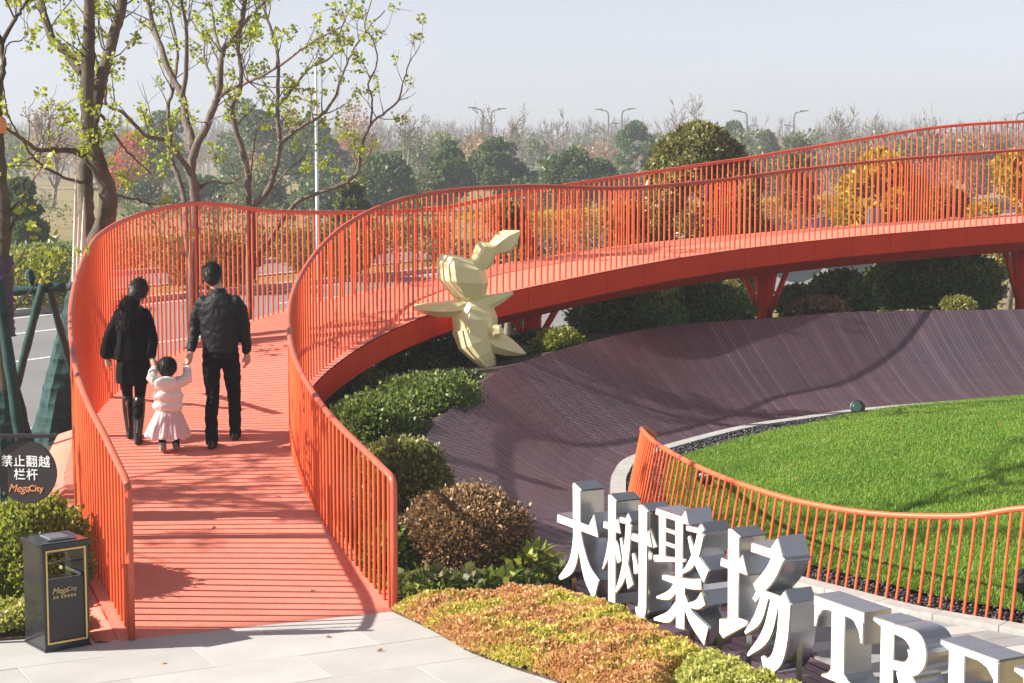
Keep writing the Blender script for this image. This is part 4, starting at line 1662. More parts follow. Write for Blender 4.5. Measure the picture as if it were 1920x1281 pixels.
j.build('jacket', 'pink_puffer', child, .008, 3, .026, .045)
hd = Body()
hd.ball(L(0, -.085, .665), .095, (1.2, .62, .75))
hd.ball(L(0, -.06, .70), .075, (1.2, .6, .5))
hd.build('hood', 'pink_puffer', child, .008, 3, .010, .04)
hr_ = Body()
hr_.ball(L(0, .005, .825), .092, (.98, 1.02, .98))
hr_.ball(L(0, -.03, .79), .08, (.95, .8, 1.0))
hq = hr_.build('hair', 'black_hair', child, .007, 3, .008, .03)
strands(hq, L(0, .0, .822), (.093, .096, .094), 600, .03, 45)
# gathered tulle skirt in three loose layers
for lay, (r0, r1, z0_, z1_, ph) in enumerate(((.105, .205, .41, .155, 0), (.10, .190, .40, .135, 1.3), (.11, .175, .415, .19, 2.2))):
    m = MB()
    n, rows = 120, 9
    for i in range(rows):
        k = i / (rows - 1)
        for q in range(n):
            a = 2 * math.pi * q / n
            fo = 1 + (.03 + .07 * k) * math.sin(11 * a + ph + .8 * math.sin(3 * a)) + .05 * k * math.sin(23 * a + 2 * ph) + .03 * k * math.sin(41 * a + ph * 5)
            rad = (r0 + (r1 - r0) * k ** .75) * fo
            zz = z0_ + (z1_ - z0_) * k + .012 * k * math.sin(7 * a + ph)
            m.v.append(L(rad * math.cos(a) - .01 * k, rad * math.sin(a) * .85, zz))
    for i in range(rows - 1):
        for q in range(n):
            b_, q2 = i * n, (q + 1) % n
            m.f.append((b_ + q, b_ + q2, b_ + n + q2, b_ + n + q))
    if lay == 0:
        skirt_ = link('skirt', m, MAT['tulle'], child, smooth=True)
    else:
        link('skirt_layer', m, MAT['tulle'], skirt_, smooth=True)
tg = Body()
tg.limb([L(-.045, 0, .36), L(-.05, .01, .20), an_l], [.055, .043, .036]).limb([L(.045, 0, .36), L(.05, .05, .20), an_r], [.055, .043, .036])
tg.build('tights', 'black_wool', child, .007, 2)
for f_, z_ in ((fl, zl), (fr, zr)):
    s_ = Body()
    s_.loft([(f_[0], f_[1] + .03, z_ + .0, .033, .075), (f_[0], f_[1] + .03, z_ + .03, .034, .076), (f_[0], f_[1] + .01, z_ + .055, .033, .05), (f_[0], f_[1], z_ + .085, .036, .038)])
    s_.build('shoe', 'shoe_pattern', child, .006, 2)
TREE_LIMBS = {
'A': [[(-5.576,21.8,-0.065,0.161),(-5.46,21.787,0.558,0.156),(-5.332,21.773,1.144,0.15),(-5.199,21.76,1.726,0.144),(-5.041,21.747,2.305,0.138),(-4.898,21.733,2.562,0.133),(-4.836,21.72,2.778,0.127),(-4.827,21.707,3.034,0.121),(-4.934,21.693,3.374,0.115),(-5.009,21.68,3.67,0.11),(-5.03,21.667,4.008,0.104),(-5.019,21.653,4.343,0.098),(-4.998,21.64,4.636,0.093),(-4.977,21.627,4.948,0.087),(-4.966,21.613,5.258,0.081),(-4.945,21.6,5.568,0.075)],
[(-5.403,21.95,1.06,0.108),(-5.317,21.985,1.708,0.105),(-5.169,22.019,2.509,0.103),(-5.169,22.054,2.876,0.1),(-5.167,22.088,3.265,0.098),(-5.146,22.123,3.589,0.095),(-5.081,22.158,3.913,0.093),(-5.029,22.192,4.15,0.09),(-5.0,22.227,4.345,0.088),(-4.892,22.262,4.648,0.085),(-4.828,22.296,4.93,0.083),(-4.754,22.331,5.19,0.08),(-4.723,22.365,5.45,0.078),(-4.704,22.4,5.625,0.075)],
[(-5.093,21.8,4.434,0.065),(-5.204,21.914,4.502,0.062),(-5.335,22.029,4.657,0.06),(-5.532,22.143,4.813,0.058),(-5.641,22.257,5.034,0.055),(-5.729,22.371,5.279,0.053),(-5.787,22.486,5.461,0.051),(-5.844,22.6,5.687,0.048)],
[(-5.117,21.8,3.438,0.043),(-5.225,21.633,3.501,0.039),(-5.395,21.467,3.511,0.034),(-5.521,21.3,3.5,0.03),(-5.661,21.133,3.624,0.026),(-5.819,20.967,3.745,0.022),(-5.954,20.8,3.803,0.017)],
[(-5.125,21.8,3.118,0.022),(-5.163,21.6,3.131,0.02),(-5.323,21.4,3.208,0.018),(-5.479,21.2,3.334,0.017),(-5.547,21.0,3.459,0.015),(-5.553,20.8,3.58,0.013),(-5.654,20.6,3.82,0.012),(-5.652,20.4,4.074,0.01),(-5.62,20.2,4.283,0.009)],
[(-4.829,21.9,2.977,0.019),(-4.808,22.1,2.962,0.017),(-4.611,22.3,2.902,0.014),(-4.454,22.5,2.842,0.011),(-4.158,22.7,2.859,0.009)],
[(-4.936,21.9,3.928,0.022),(-4.897,22.1,3.825,0.019),(-4.751,22.3,3.546,0.016),(-4.642,22.5,3.393,0.013),(-4.487,22.7,3.193,0.011)]],
'B': [[(-4.818,27.0,-0.013,0.1),(-4.781,26.969,0.834,0.096),(-4.746,26.938,1.634,0.091),(-4.714,26.906,2.191,0.087),(-4.673,26.875,2.671,0.083),(-4.689,26.844,2.962,0.079),(-4.718,26.812,3.225,0.074),(-4.641,26.781,3.566,0.07),(-4.486,26.75,3.826,0.066),(-4.344,26.719,4.189,0.062),(-4.27,26.688,4.396,0.057),(-4.218,26.656,4.91,0.053),(-4.08,26.625,5.089,0.049),(-3.942,26.594,5.292,0.045),(-3.868,26.562,5.621,0.04),(-3.822,26.531,5.823,0.036),(-3.788,26.5,6.074,0.032)],
[(-4.706,27.0,3.54,0.067),(-4.848,27.171,3.938,0.062),(-4.925,27.343,4.313,0.057),(-5.112,27.514,4.612,0.053),(-5.298,27.686,5.047,0.048),(-5.433,27.857,5.379,0.044),(-5.554,28.029,5.795,0.039),(-5.61,28.2,6.08,0.035)],
[(-4.918,27.3,4.312,0.04),(-4.815,27.075,4.803,0.036),(-4.765,26.85,5.309,0.032),(-4.796,26.625,5.678,0.028),(-4.776,26.4,5.963,0.024)],
[(-4.322,27.0,4.328,0.029),(-3.979,26.75,4.45,0.026),(-3.707,26.5,4.543,0.024),(-3.336,26.25,4.711,0.021),(-2.996,26.0,4.925,0.018),(-2.79,25.75,5.035,0.015),(-2.371,25.5,5.216,0.012)],
[(-4.348,27.0,4.354,0.024),(-4.478,27.26,4.627,0.021),(-4.624,27.52,4.878,0.019),(-4.663,27.78,5.16,0.016),(-4.92,28.04,5.527,0.013),(-5.072,28.3,5.736,0.011)],
[(-4.9,27.4,2.007,0.053),(-4.945,27.51,2.405,0.05),(-4.978,27.62,2.731,0.047),(-5.073,27.73,3.082,0.044),(-5.197,27.84,3.353,0.041),(-5.238,27.95,3.734,0.037),(-5.277,28.06,4.172,0.034),(-5.209,28.17,4.503,0.031),(-5.165,28.28,4.999,0.028),(-5.258,28.39,5.553,0.025),(-5.356,28.5,5.835,0.021)],
[(-4.65,27.0,2.933,0.051),(-4.734,26.75,3.199,0.046),(-4.842,26.5,3.435,0.042),(-4.946,26.25,3.64,0.038),(-5.204,26.0,3.714,0.033),(-5.45,25.75,4.013,0.029),(-5.644,25.5,4.131,0.025),(-5.609,25.25,4.345,0.02),(-5.525,25.0,4.481,0.016)],
[(-4.65,27.0,2.959,0.029),(-4.392,26.733,3.056,0.024),(-4.14,26.467,3.021,0.018),(-3.891,26.2,3.128,0.012)],
[(-4.272,27.0,4.929,0.024),(-4.405,27.2,5.255,0.021),(-4.459,27.4,5.532,0.018),(-4.596,27.6,5.759,0.015),(-4.68,27.8,5.936,0.012)]],
'C': [[(-4.082,28.0,0.001,0.069),(-4.055,27.96,0.821,0.066),(-4.047,27.92,1.568,0.063),(-4.041,27.88,2.146,0.06),(-4.032,27.84,2.643,0.057),(-4.033,27.8,3.081,0.054),(-4.064,27.76,3.353,0.051),(-4.188,27.72,3.813,0.048),(-4.23,27.68,4.162,0.046),(-4.112,27.64,4.429,0.043),(-4.087,27.6,4.749,0.04),(-4.117,27.56,5.066,0.037),(-4.053,27.52,5.356,0.034),(-3.829,27.48,5.591,0.031),(-3.688,27.44,5.746,0.028),(-3.626,27.4,5.979,0.025)],
[(-4.019,28.0,1.975,0.066),(-4.006,28.073,2.466,0.062),(-3.993,28.145,2.662,0.058),(-3.777,28.218,2.909,0.054),(-3.671,28.291,3.268,0.049),(-3.606,28.364,3.628,0.045),(-3.652,28.436,4.044,0.041),(-3.641,28.509,4.516,0.036),(-3.657,28.582,5.016,0.032),(-3.773,28.655,5.434,0.028),(-3.863,28.727,5.688,0.024),(-3.84,28.8,6.025,0.019)],
[(-3.557,28.2,3.654,0.033),(-3.241,28.0,3.871,0.03),(-2.889,27.8,4.057,0.027),(-2.676,27.6,4.321,0.024),(-2.56,27.4,4.58,0.021),(-2.419,27.2,4.861,0.017),(-2.161,27.0,5.242,0.014),(-1.855,26.8,5.538,0.011)],
[(-3.604,28.3,4.206,0.025),(-3.387,28.6,4.519,0.022),(-3.193,28.9,4.81,0.019),(-2.882,29.2,4.993,0.017),(-2.743,29.5,5.464,0.014),(-2.614,29.8,5.829,0.011)],
[(-4.04,28.0,1.687,0.044),(-3.745,27.875,2.113,0.041),(-3.388,27.75,2.624,0.038),(-3.16,27.625,2.789,0.035),(-2.579,27.5,2.993,0.032),(-2.325,27.375,3.195,0.029),(-2.255,27.25,3.537,0.026),(-2.099,27.125,3.907,0.023),(-1.915,27.0,4.038,0.02),(-1.67,26.875,4.245,0.017),(-1.582,26.75,4.528,0.014),(-1.488,26.625,4.784,0.011),(-1.325,26.5,5.029,0.008)],
[(-2.09,27.0,3.905,0.017),(-2.062,26.886,4.3,0.015),(-2.106,26.771,4.474,0.014),(-1.963,26.657,4.785,0.013),(-2.006,26.543,5.085,0.012),(-2.119,26.429,5.283,0.011),(-2.007,26.314,5.652,0.009),(-1.974,26.2,5.867,0.008)],
[(-4.022,28.0,3.051,0.017),(-3.967,27.85,3.407,0.015),(-3.858,27.7,3.84,0.012),(-3.674,27.55,3.918,0.01),(-3.439,27.4,3.942,0.008)],
[(-3.665,28.0,2.941,0.017),(-3.5,28.25,3.185,0.015),(-3.248,28.5,3.434,0.012),(-3.16,28.75,3.798,0.01),(-2.957,29.0,4.055,0.008)]],
'D': [[(-4.25,15.0,0.0,0.104),(-4.238,15.0,0.737,0.097),(-4.238,15.0,1.369,0.091),(-4.245,15.0,1.727,0.084),(-4.244,15.0,2.084,0.078),(-4.222,15.0,2.527,0.071),(-4.2,15.0,2.968,0.065),(-4.214,15.0,3.406,0.058),(-4.237,15.0,3.842,0.052)],
[(-4.209,15.0,3.275,0.034),(-4.232,15.062,3.713,0.031),(-4.232,15.125,4.015,0.029),(-4.214,15.188,4.209,0.026),(-4.242,15.25,4.374,0.024),(-4.18,15.312,4.51,0.021),(-4.119,15.375,4.633,0.019),(-4.058,15.438,4.742,0.016),(-4.011,15.5,4.851,0.013)],
[(-4.2,15.1,4.365,0.018),(-4.197,14.9,4.525,0.014),(-4.179,14.7,4.68,0.01)],
[(-4.19,15.1,4.204,0.009),(-4.193,15.233,4.358,0.007),(-4.109,15.367,4.396,0.006),(-4.082,15.5,4.464,0.004)]],
}

# ------------------------------------------------------------------ plants
s = Nodes('bark')
v = s.coord((1, 1, .35))
f = s.noise(v, 14, 6, .7)
f2 = s.noise(s.coord(), 2.0, 3)
col = s.ramp(f, [(.3, (.045, .034, .027)), (.7, (.17, .135, .105))])
col = s.mix(.4, col, s.ramp(f2, [(.35, (.06, .05, .04)), (.65, (.20, .17, .13))]))
s.bsdf(col, .9, 0, .2, s.bump(f, .8, .02))
s = Nodes('bark_pale')
f = s.noise(s.coord((1, 1, .4)), 16, 5, .7)
s.bsdf(s.ramp(f, [(.3, (.12, .10, .085)), (.7, (.30, .26, .22))]), .9, 0, .2, s.bump(f, .6, .02))
s = Nodes('bark_mid')
f = s.noise(s.coord((1, 1, .35)), 15, 6, .7)
s.bsdf(s.ramp(f, [(.3, (.085, .068, .055)), (.7, (.24, .20, .165))]), .9, 0, .2, s.bump(f, .8, .02))
s = Nodes('split_wood')
f = s.noise(s.coord((3, 3, .3)), 20, 4, .7)
s.bsdf(s.ramp(f, [(.3, (.45, .38, .30)), (.7, (.75, .70, .62))]), .85, 0, .2, s.bump(f, .6, .01))
paint('bare_twig', (.20, .165, .14), rough=.9, var=.3, bump=.1)

leaf_material('leaf_spring', (.11, .19, .02), (.24, .33, .045), (.44, .45, .07), trans=.5)
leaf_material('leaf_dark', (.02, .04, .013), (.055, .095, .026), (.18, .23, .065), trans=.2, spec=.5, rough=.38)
leaf_material('leaf_mid', (.035, .072, .016), (.10, .165, .034), (.28, .33, .08), trans=.28, spec=.45)
leaf_material('leaf_light', (.08, .13, .02), (.20, .25, .045), (.40, .40, .09), trans=.35)
leaf_material('leaf_lime', (.17, .21, .03), (.36, .38, .09), (.58, .54, .22), trans=.3)
leaf_material('leaf_bronze', (.05, .045, .022), (.22, .12, .065), (.55, .36, .20), trans=.2, spec=.5)
leaf_material('leaf_orange', (.36, .17, .06), (.56, .28, .15), (.68, .44, .22), trans=.3)
leaf_material('leaf_orange_green', (.24, .27, .04), (.50, .46, .09), (.72, .56, .18), trans=.3)
leaf_material('leaf_shrub', (.035, .06, .018), (.12, .16, .04), (.42, .38, .14), trans=.28, spec=.45)
leaf_material('leaf_broad', (.05, .09, .025), (.13, .17, .05), (.24, .20, .12), trans=.25, spec=.5, rough=.35)
leaf_material('leaf_yellow', (.16, .16, .02), (.34, .28, .035), (.52, .38, .06), trans=.35)
leaf_material('leaf_red', (.30, .07, .05), (.45, .13, .10), (.50, .22, .14), trans=.35)
leaf_material('leaf_rust', (.20, .11, .05), (.34, .20, .10), (.42, .28, .15), trans=.3)
leaf_material('leaf_evergreen', (.04, .075, .03), (.085, .135, .05), (.16, .21, .07), trans=.22)
leaf_material('leaf_olive', (.06, .09, .03), (.12, .15, .05), (.20, .21, .08), trans=.25)


def unit(a):
    return a / np.maximum(1e-9, np.linalg.norm(a, axis=-1, keepdims=True))


def leaf_quads(p, a, l, w, r2, fold=.25):
    """diamond leaves at p pointing along a"""
    n = len(p)
    a = unit(a)
    b = unit(np.cross(a, r2.normal(size=(n, 3))))
    c = np.cross(a, b)
    l = np.broadcast_to(l, (n,))[:, None]
    w = np.broadcast_to(w, (n,))[:, None]
    mid = p + a * l * .48
    V = np.stack([p, mid + b * w + c * w * fold, p + a * l - c * w * fold, mid - b * w + c * w * fold], 1)
    return V


def lumps(dirs, r2, k=9, amp=.16, sharp=3.0):
    """an uneven radius over directions"""
    c = unit(r2.normal(size=(k * 3, 3)))
    s_ = r2.uniform(.4, 1, k * 3)
    q = np.exp(-((1 - dirs @ c.T) * sharp * 2)) * s_
    return 1 - amp + amp * 1.6 * np.clip(q.max(axis=1), 0, 1)


def bush_leaves(centre, radii, n, leaf, seed, amp=.24, inner=.5, flat=.25, up=.3, fuzz=.08):
    r2 = np.random.default_rng(seed)
    dirs = unit(r2.normal(size=(int(n * 1.6), 3)))
    dirs = dirs[dirs[:, 2] > -.75][:n]
    n = len(dirs)
    rad = lumps(dirs, r2, 14, amp)
    depth = np.where(r2.random(n) < .78, 1 - np.abs(r2.normal(0, fuzz, n)) + r2.normal(0, .02, n), r2.uniform(inner, 1, n))
    depth = np.where(r2.random(n) < .06, 1 + np.abs(r2.normal(0, .07, n)), depth)
    p = dirs * (rad * depth)[:, None] * np.array(radii)
    p[:, 2] = np.where(p[:, 2] < -radii[2] * (1 - flat), -radii[2] * (1 - flat) + r2.uniform(0, .05, n), p[:, 2])
    a = dirs * .8 + np.array([0, 0, up]) + r2.normal(0, .55, (n, 3))
    l = leaf * r2.uniform(.65, 1.35, n)
    return leaf_quads(p + np.array(centre), a, l, l * .30, r2)


def stems(centre, radii, seed, k=9, r0=.012, zb=0.0):
    r2 = random.Random(seed)
    m = MB()
    for i in range(k):
        w = r2.uniform(0, 6.28)
        e = Vector((centre[0] + math.cos(w) * radii[0] * .7, centre[1] + math.sin(w) * radii[1] * .7, centre[2] + radii[2] * r2.uniform(-.1, .6)))
        b = Vector((centre[0] + r2.uniform(-.06, .06), centre[1] + r2.uniform(-.06, .06), zb))
        mid = (b + e) / 2 + Vector((r2.uniform(-.05, .05), r2.uniform(-.05, .05), .05))
        m.tube([b, mid, e], [r0, r0 * .7, r0 * .35], 5)
    return m


def bush(name, label, centre, radii, n, leaf, mat, seed, group=None, cat='bush', zb=0.0, **kw):
    t = thing(name, label, cat, (centre[0], centre[1], zb), 0, group)
    link('foliage', quads_mesh('foliage', bush_leaves(centre, radii, n, leaf, seed, **kw)), MAT[mat], t)
    link('stem', stems(centre, radii, seed, zb=zb - .03), MAT['bark'], t, smooth=True)
    return t


# shrubs by the ramp and the letters
bush('shrub', 'clipped green shrub with pale tips behind the bronze shrub', (-1.0, 15.9, .56), (.41, .38, .42), 16000, .042, 'leaf_shrub', 21, zb=.05)
bush('bronze_shrub', 'rounded bronze brown shrub beside the inner railing end', (-.39, 14.5, .36), (.52, .46, .38), 26000, .036, 'leaf_bronze', 22, zb=.0, fuzz=.05, amp=.12)
bush('shrub', 'green shrub with yellow tips behind the litter bin', (-3.66, 13.62, .36), (.42, .40, .46), 18000, .042, 'leaf_light', 23, zb=.0)
bush('shrub', 'small dark green shrub between inner railing and bronze shrub', (-1.0, 14.35, .20), (.22, .3, .26), 2600, .06, 'leaf_mid', 24, zb=0)

# the dark hedge between the bridge and the timber bank, and bushes under the bridge
HEDGE = 'bushes under the bridge'
bush('hedge', 'deep green hedge in the shade inside the bridge bend', (-1.50, 18.7, .56), (.52, .80, .38), 16000, .055, 'leaf_mid', 31, HEDGE, 'hedge', zb=.3)
bush('hedge', 'hedge with sunlit yellow green top left of the rabbit sculpture', (-1.02, 20.2, .58), (.64, .95, .38), 17000, .055, 'leaf_mid', 32, HEDGE, 'hedge', zb=.4)
bush('hedge', 'mid green hedge end beside the rim below the rabbit arm', (-.66, 21.0, .62), (.40, .58, .25), 9000, .055, 'leaf_mid', 45, HEDGE, 'hedge', zb=.5)
bush('bush', 'green bush in the bridge shade left of the rabbit arm', (-1.85, 22.0, .42), (.62, .75, .44), 9000, .065, 'leaf_mid', 46, HEDGE, zb=.1)
bush('bush', 'low green bush under the bridge behind the rabbit', (-1.15, 23.7, .55), (.62, .6, .42), 8000, .07, 'leaf_mid', 47, HEDGE, zb=.2)
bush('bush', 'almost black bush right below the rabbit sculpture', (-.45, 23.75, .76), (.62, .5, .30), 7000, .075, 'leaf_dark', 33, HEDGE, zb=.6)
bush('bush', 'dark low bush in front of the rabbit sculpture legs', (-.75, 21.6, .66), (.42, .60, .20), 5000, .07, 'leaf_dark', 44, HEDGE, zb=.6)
bush('bush', 'low lime green bush beside the first bridge column', (.62, 24.1, .93), (.32, .3, .18), 3500, .06, 'leaf_light', 34, HEDGE, zb=.75)
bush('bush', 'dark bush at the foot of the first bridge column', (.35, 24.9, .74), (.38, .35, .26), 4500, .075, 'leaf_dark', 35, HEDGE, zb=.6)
bush('bush', 'broad dark green bush under the middle of the bridge', (1.70, 27.1, 1.02), (.82, .6, .40), 17000, .068, 'leaf_mid', 36, HEDGE, zb=.6)
bush('bush', 'sunlit mid green bush left of the second bridge column', (3.02, 28.1, 1.06), (.66, .6, .36), 14000, .068, 'leaf_mid', 37, HEDGE, zb=.6)
bush('bush', 'thin dark green bush right of the second bridge column', (4.75, 29.7, 1.02), (.38, .4, .28), 3000, .085, 'leaf_mid', 38, HEDGE, zb=.6)
bush('bush', 'low bronze green dome shaped bush on the timber rim', (4.91, 28.75, .98), (.44, .36, .20), 4500, .06, 'leaf_bronze', 39, HEDGE, zb=.75)
bush('bush', 'rounded mid green bush left of the biggest bush', (5.51, 30.1, 1.06), (.60, .5, .41), 7000, .085, 'leaf_mid', 40, HEDGE, zb=.5)
bush('bush', 'biggest rounded dark green bush under the right of the bridge', (7.26, 31.1, 1.20), (1.10, .85, .56), 24000, .075, 'leaf_mid', 41, HEDGE, zb=.4)
bush('bush', 'pale leafless looking bush at the rim below the biggest bush', (7.1, 28.75, 1.08), (.26, .2, .12), 700, .05, 'leaf_lime', 42, HEDGE, zb=.9)
bush('bush', 'dark bush in the shade far under the bridge', (-2.6, 24.0, .40), (.6, .6, .45), 4000, .09, 'leaf_mid', 43, HEDGE, zb=0)


# low ground cover
def cover(name, label, poly, n, zlo, zhi, leaf, mats, seed, step=1.6):
    r2 = np.random.default_rng(seed)
    pb = np.array(poly)
    lo, hi = pb.min(axis=0), pb.max(axis=0)
    pts = r2.uniform(lo, hi, (int(n * 2.2), 2))
    pts = pts[inside(poly, pts)][:n]
    wob = np.sin(pts[:, 0] * 9 + np.sin(pts[:, 1] * 7) * 2) * np.sin(pts[:, 1] * 8 + np.sin(pts[:, 0] * 6))
    wob2 = np.sin(pts[:, 0] * 23 + 2) * np.sin(pts[:, 1] * 21 + np.sin(pts[:, 0] * 15))
    # lower at the rim
    dist = np.full(len(pts), 9.0)
    for i in range(len(pb)):
        a, b = pb[i], pb[(i + 1) % len(pb)]
        ab = b - a
        t = np.clip(((pts - a) @ ab) / (ab @ ab), 0, 1)
        dist = np.minimum(dist, np.linalg.norm(pts - a - t[:, None] * ab, axis=1))
    edge = np.clip(dist / .12, 0, 1) ** .5
    z = zlo + (zhi - zlo) * edge * (.72 + .16 * wob + .12 * wob2) * r2.uniform(.55, 1.05, len(pts)) ** .6
    p = np.c_[pts, z]
    a = np.c_[r2.normal(0, .6, (len(pts), 2)), r2.uniform(.3, 1.2, len(pts))]
    l = leaf * r2.uniform(.6, 1.4, len(pts))
    V = leaf_quads(p, a, l, l * .32, r2)
    me = quads_mesh(name, V)
    for m in mats:
        me.materials.append(MAT[m])
    if len(mats) > 1:
        pat = (np.sin(pts[:, 0] * 5.3 + 1.2 * np.sin(pts[:, 1] * 4.1)) * np.sin(pts[:, 1] * 6.2 + np.sin(pts[:, 0] * 3.3)) + r2.normal(0, .45, len(pts)))
        me.polygons.foreach_set('material_index', (pat > .22).astype(np.int32))
    o = link(name, me)
    tag(o, label, 'ground cover', kind='stuff')
    return o


BED = [(-.89, 13.46), (-1.12, 14.0), (-1.5, 15.0), (-1.75, 15.8), (-1.95, 16.9), (-2.1, 18.2), (-1.0, 18.3), (-.86, 17.2), (-.66, 16.4), (-.33, 15.7), (.36, 14.8), (.60, 13.75), (1.14, 12.68), (1.65, 11.66), (1.98, 10.98), (2.03, 10.0),
       (.62, 10.2), (.5, 11.27), (.30, 11.63), (.02, 11.95), (-.28, 12.34), (-.60, 12.98)]
structure('planting_bed', MB().prism(BED, -.05, .014), MAT['soil'])
BED_L = [(-4.9, 12.45), (-3.66, 12.66), (-3.02, 12.84), (-3.25, 13.3), (-3.75, 14.3), (-4.3, 15.6), (-4.6, 17.0), (-5.2, 17.2), (-5.6, 14)]
structure('planting_bed', MB().prism(BED_L, -.05, .012), MAT['soil'])
ORANGE = [(-.90, 13.44), (-.80, 13.55), (-.26, 13.62), (.32, 13.80), (.54, 13.62), (1.08, 12.62), (1.33, 12.05), (1.05, 11.6), (1.0, 10.9), (.62, 10.9), (.52, 11.3), (.28, 11.62), (-.01, 11.94), (-.31, 12.33), (-.63, 12.97)]
cover('ground_cover', 'orange and green heath like ground cover in front of the letters', ORANGE, 90000, .012, .19, .030, ['leaf_orange', 'leaf_orange_green'], 51)
cover('ground_cover', 'pale yellow green ground cover below the steel letters', [(1.05, 11.6), (1.33, 12.05), (1.55, 11.60), (1.78, 11.18), (1.92, 10.85), (1.95, 10.4), (1.0, 10.4), (1.0, 10.9)], 26000, .012, .20, .034, ['leaf_lime'], 52)
cover('ground_cover', 'yellow green ground cover round the litter bin', [(-4.5, 12.5), (-3.66, 12.7), (-3.06, 12.88), (-3.2, 13.2), (-3.45, 13.5), (-3.8, 13.9), (-4.6, 13.9)], 17000, .03, .20, .036, ['leaf_lime', 'leaf_light'], 53)
cover('ground_cover', 'green undergrowth between the shrubs beside the inner railing', [(-1.0, 13.75), (-1.3, 14.6), (-1.6, 15.6), (-.75, 16.3), (-.45, 15.7), (-.1, 15.2), (.36, 14.75), (.36, 13.9), (-.26, 13.66), (-.82, 13.6)], 9000, .05, .20, .06, ['leaf_mid', 'leaf_light'], 54)

# broad leaved plants in front of the bronze shrub
for i, (x, y, n, tone, lab) in enumerate((
        (-.72, 13.82, 26, 'leaf_broad', 'broad leaved green plant by the end of the inner railing'),
        (-.42, 13.80, 24, 'leaf_broad', 'broad leaved plant in front of the bronze shrub'),
        (-.12, 13.84, 26, 'leaf_mid', 'glossy green broad leaved plant right of the bronze shrub foot'),
        (.12, 14.15, 40, 'leaf_light', 'taller yellow green leafy plant between bronze shrub and letters'),
        (.36, 14.05, 24, 'leaf_broad', 'purplish leafy plant nearest to the first steel letter'))):
    r2 = np.random.default_rng(70 + i)
    t = thing('leafy_plant', lab, 'plant', (x, y, .03), 0, 'broad leaved plants by the bronze shrub')
    hh = .34 if n == 40 else .22
    p = np.c_[r2.normal(x, .09, n * 2), r2.normal(y, .07, n * 2), r2.uniform(.08, hh, n * 2)]
    a = np.c_[p[:, 0] - x, p[:, 1] - y, r2.uniform(.02, .12, n * 2)] + r2.normal(0, .05, (n * 2, 3))
    V = leaf_quads(p, a, r2.uniform(.09, .15, n * 2), .032, r2, .4)
    link('leaf', quads_mesh('leaf', V), MAT[tone], t)['kind'] = 'stuff'
    m = MB()
    for k in range(10):
        e = p[r2.integers(0, len(p))]
        m.tube([(x, y, .02), tuple(e)], [.006, .003], 5)
    link('stem', m, MAT['bark'], t)


# ---- trees
def wander(p, dirv, length, r2, n=5, droop=0.0, bend=.35):
    pts = [np.array(p, float)]
    dv = unit(np.array(dirv, float))
    for k in range(n):
        dv = unit(dv + r2.normal(0, bend, 3) * .5 + np.array([0, 0, .10 - droop]))
        pts.append(pts[-1] + dv * length / n)
    return pts, dv


def limbs_tree(name, label, limbs, seed, leaf_mat, n_twig, leaf=.062, per=16, twig=(.35, .95), bark='bark', sparse=0.0, top=None):
    r2 = np.random.default_rng(seed)
    base = limbs[0][0]
    t = thing(name, label, 'tree', (base[0], base[1], 0))
    wood = MB()
    tips = []
    twigs = MB()
    for L in limbs:
        A = np.array(L)
        P = catmull(A, max(12, len(A) * 4))
        P[1:-1, :3] += r2.normal(0, .005, (len(P) - 2, 3))
        rad = P[:, 3] * np.linspace(.97, .78, len(P)) * (1 + r2.normal(0, .025, len(P)))
        wood.tube([tuple(q) for q in P[:, :3]], list(rad), 10)
        ln = np.linalg.norm(np.diff(P[:, :3], axis=0), axis=1).sum()
        k = max(3, int(n_twig * ln))
        for j in range(k):
            u = r2.uniform(.25, 1.0) if A[0, 3] < .06 else r2.uniform(.45, 1)
            i = min(len(P) - 2, int(u * (len(P) - 1)))
            dv = unit(P[i + 1, :3] - P[i, :3])
            side = unit(np.cross(dv, r2.normal(size=3)))
            d0 = unit(dv * .55 + side * 1.0 + np.array([0, 0, .35]))
            lt = r2.uniform(*twig) * (1.15 - .5 * u)
            r0 = min(P[i, 3] * .45, .012)
            pts, dv2 = wander(P[i, :3], d0, lt, r2, 5)
            twigs.tube([tuple(q) for q in pts], list(np.linspace(r0, .003, len(pts))), 5, cap=False)
            tips += [(pts[-1], dv2), (pts[-2], dv2)]
            for _ in range(r2.integers(1, 4)):
                q = pts[r2.integers(2, len(pts))]
                p2, d3 = wander(q, unit(dv2 + r2.normal(0, .8, 3)), lt * r2.uniform(.3, .55), r2, 3)
                twigs.tube([tuple(x) for x in p2], list(np.linspace(.004, .002, len(p2))), 4, cap=False)
                tips.append((p2[-1], d3))
    tips = [x for x in tips if r2.random() > sparse]
    link('trunk', wood, MAT[bark], t, smooth=True)
    link('twig', twigs, MAT[bark], t)['kind'] = 'stuff'
    c = np.repeat(np.array([x[0] for x in tips]), per, axis=0)
    dv = np.repeat(np.array([x[1] for x in tips]), per, axis=0)
    n = len(c)
    V = leaf_quads(c + r2.normal(0, .040, (n, 3)), dv * .4 + r2.normal(0, .8, (n, 3)), leaf * r2.uniform(.6, 1.3, n), leaf * .42, r2)
    link('crown', quads_mesh('crown', V), MAT[leaf_mat], t)
    return t


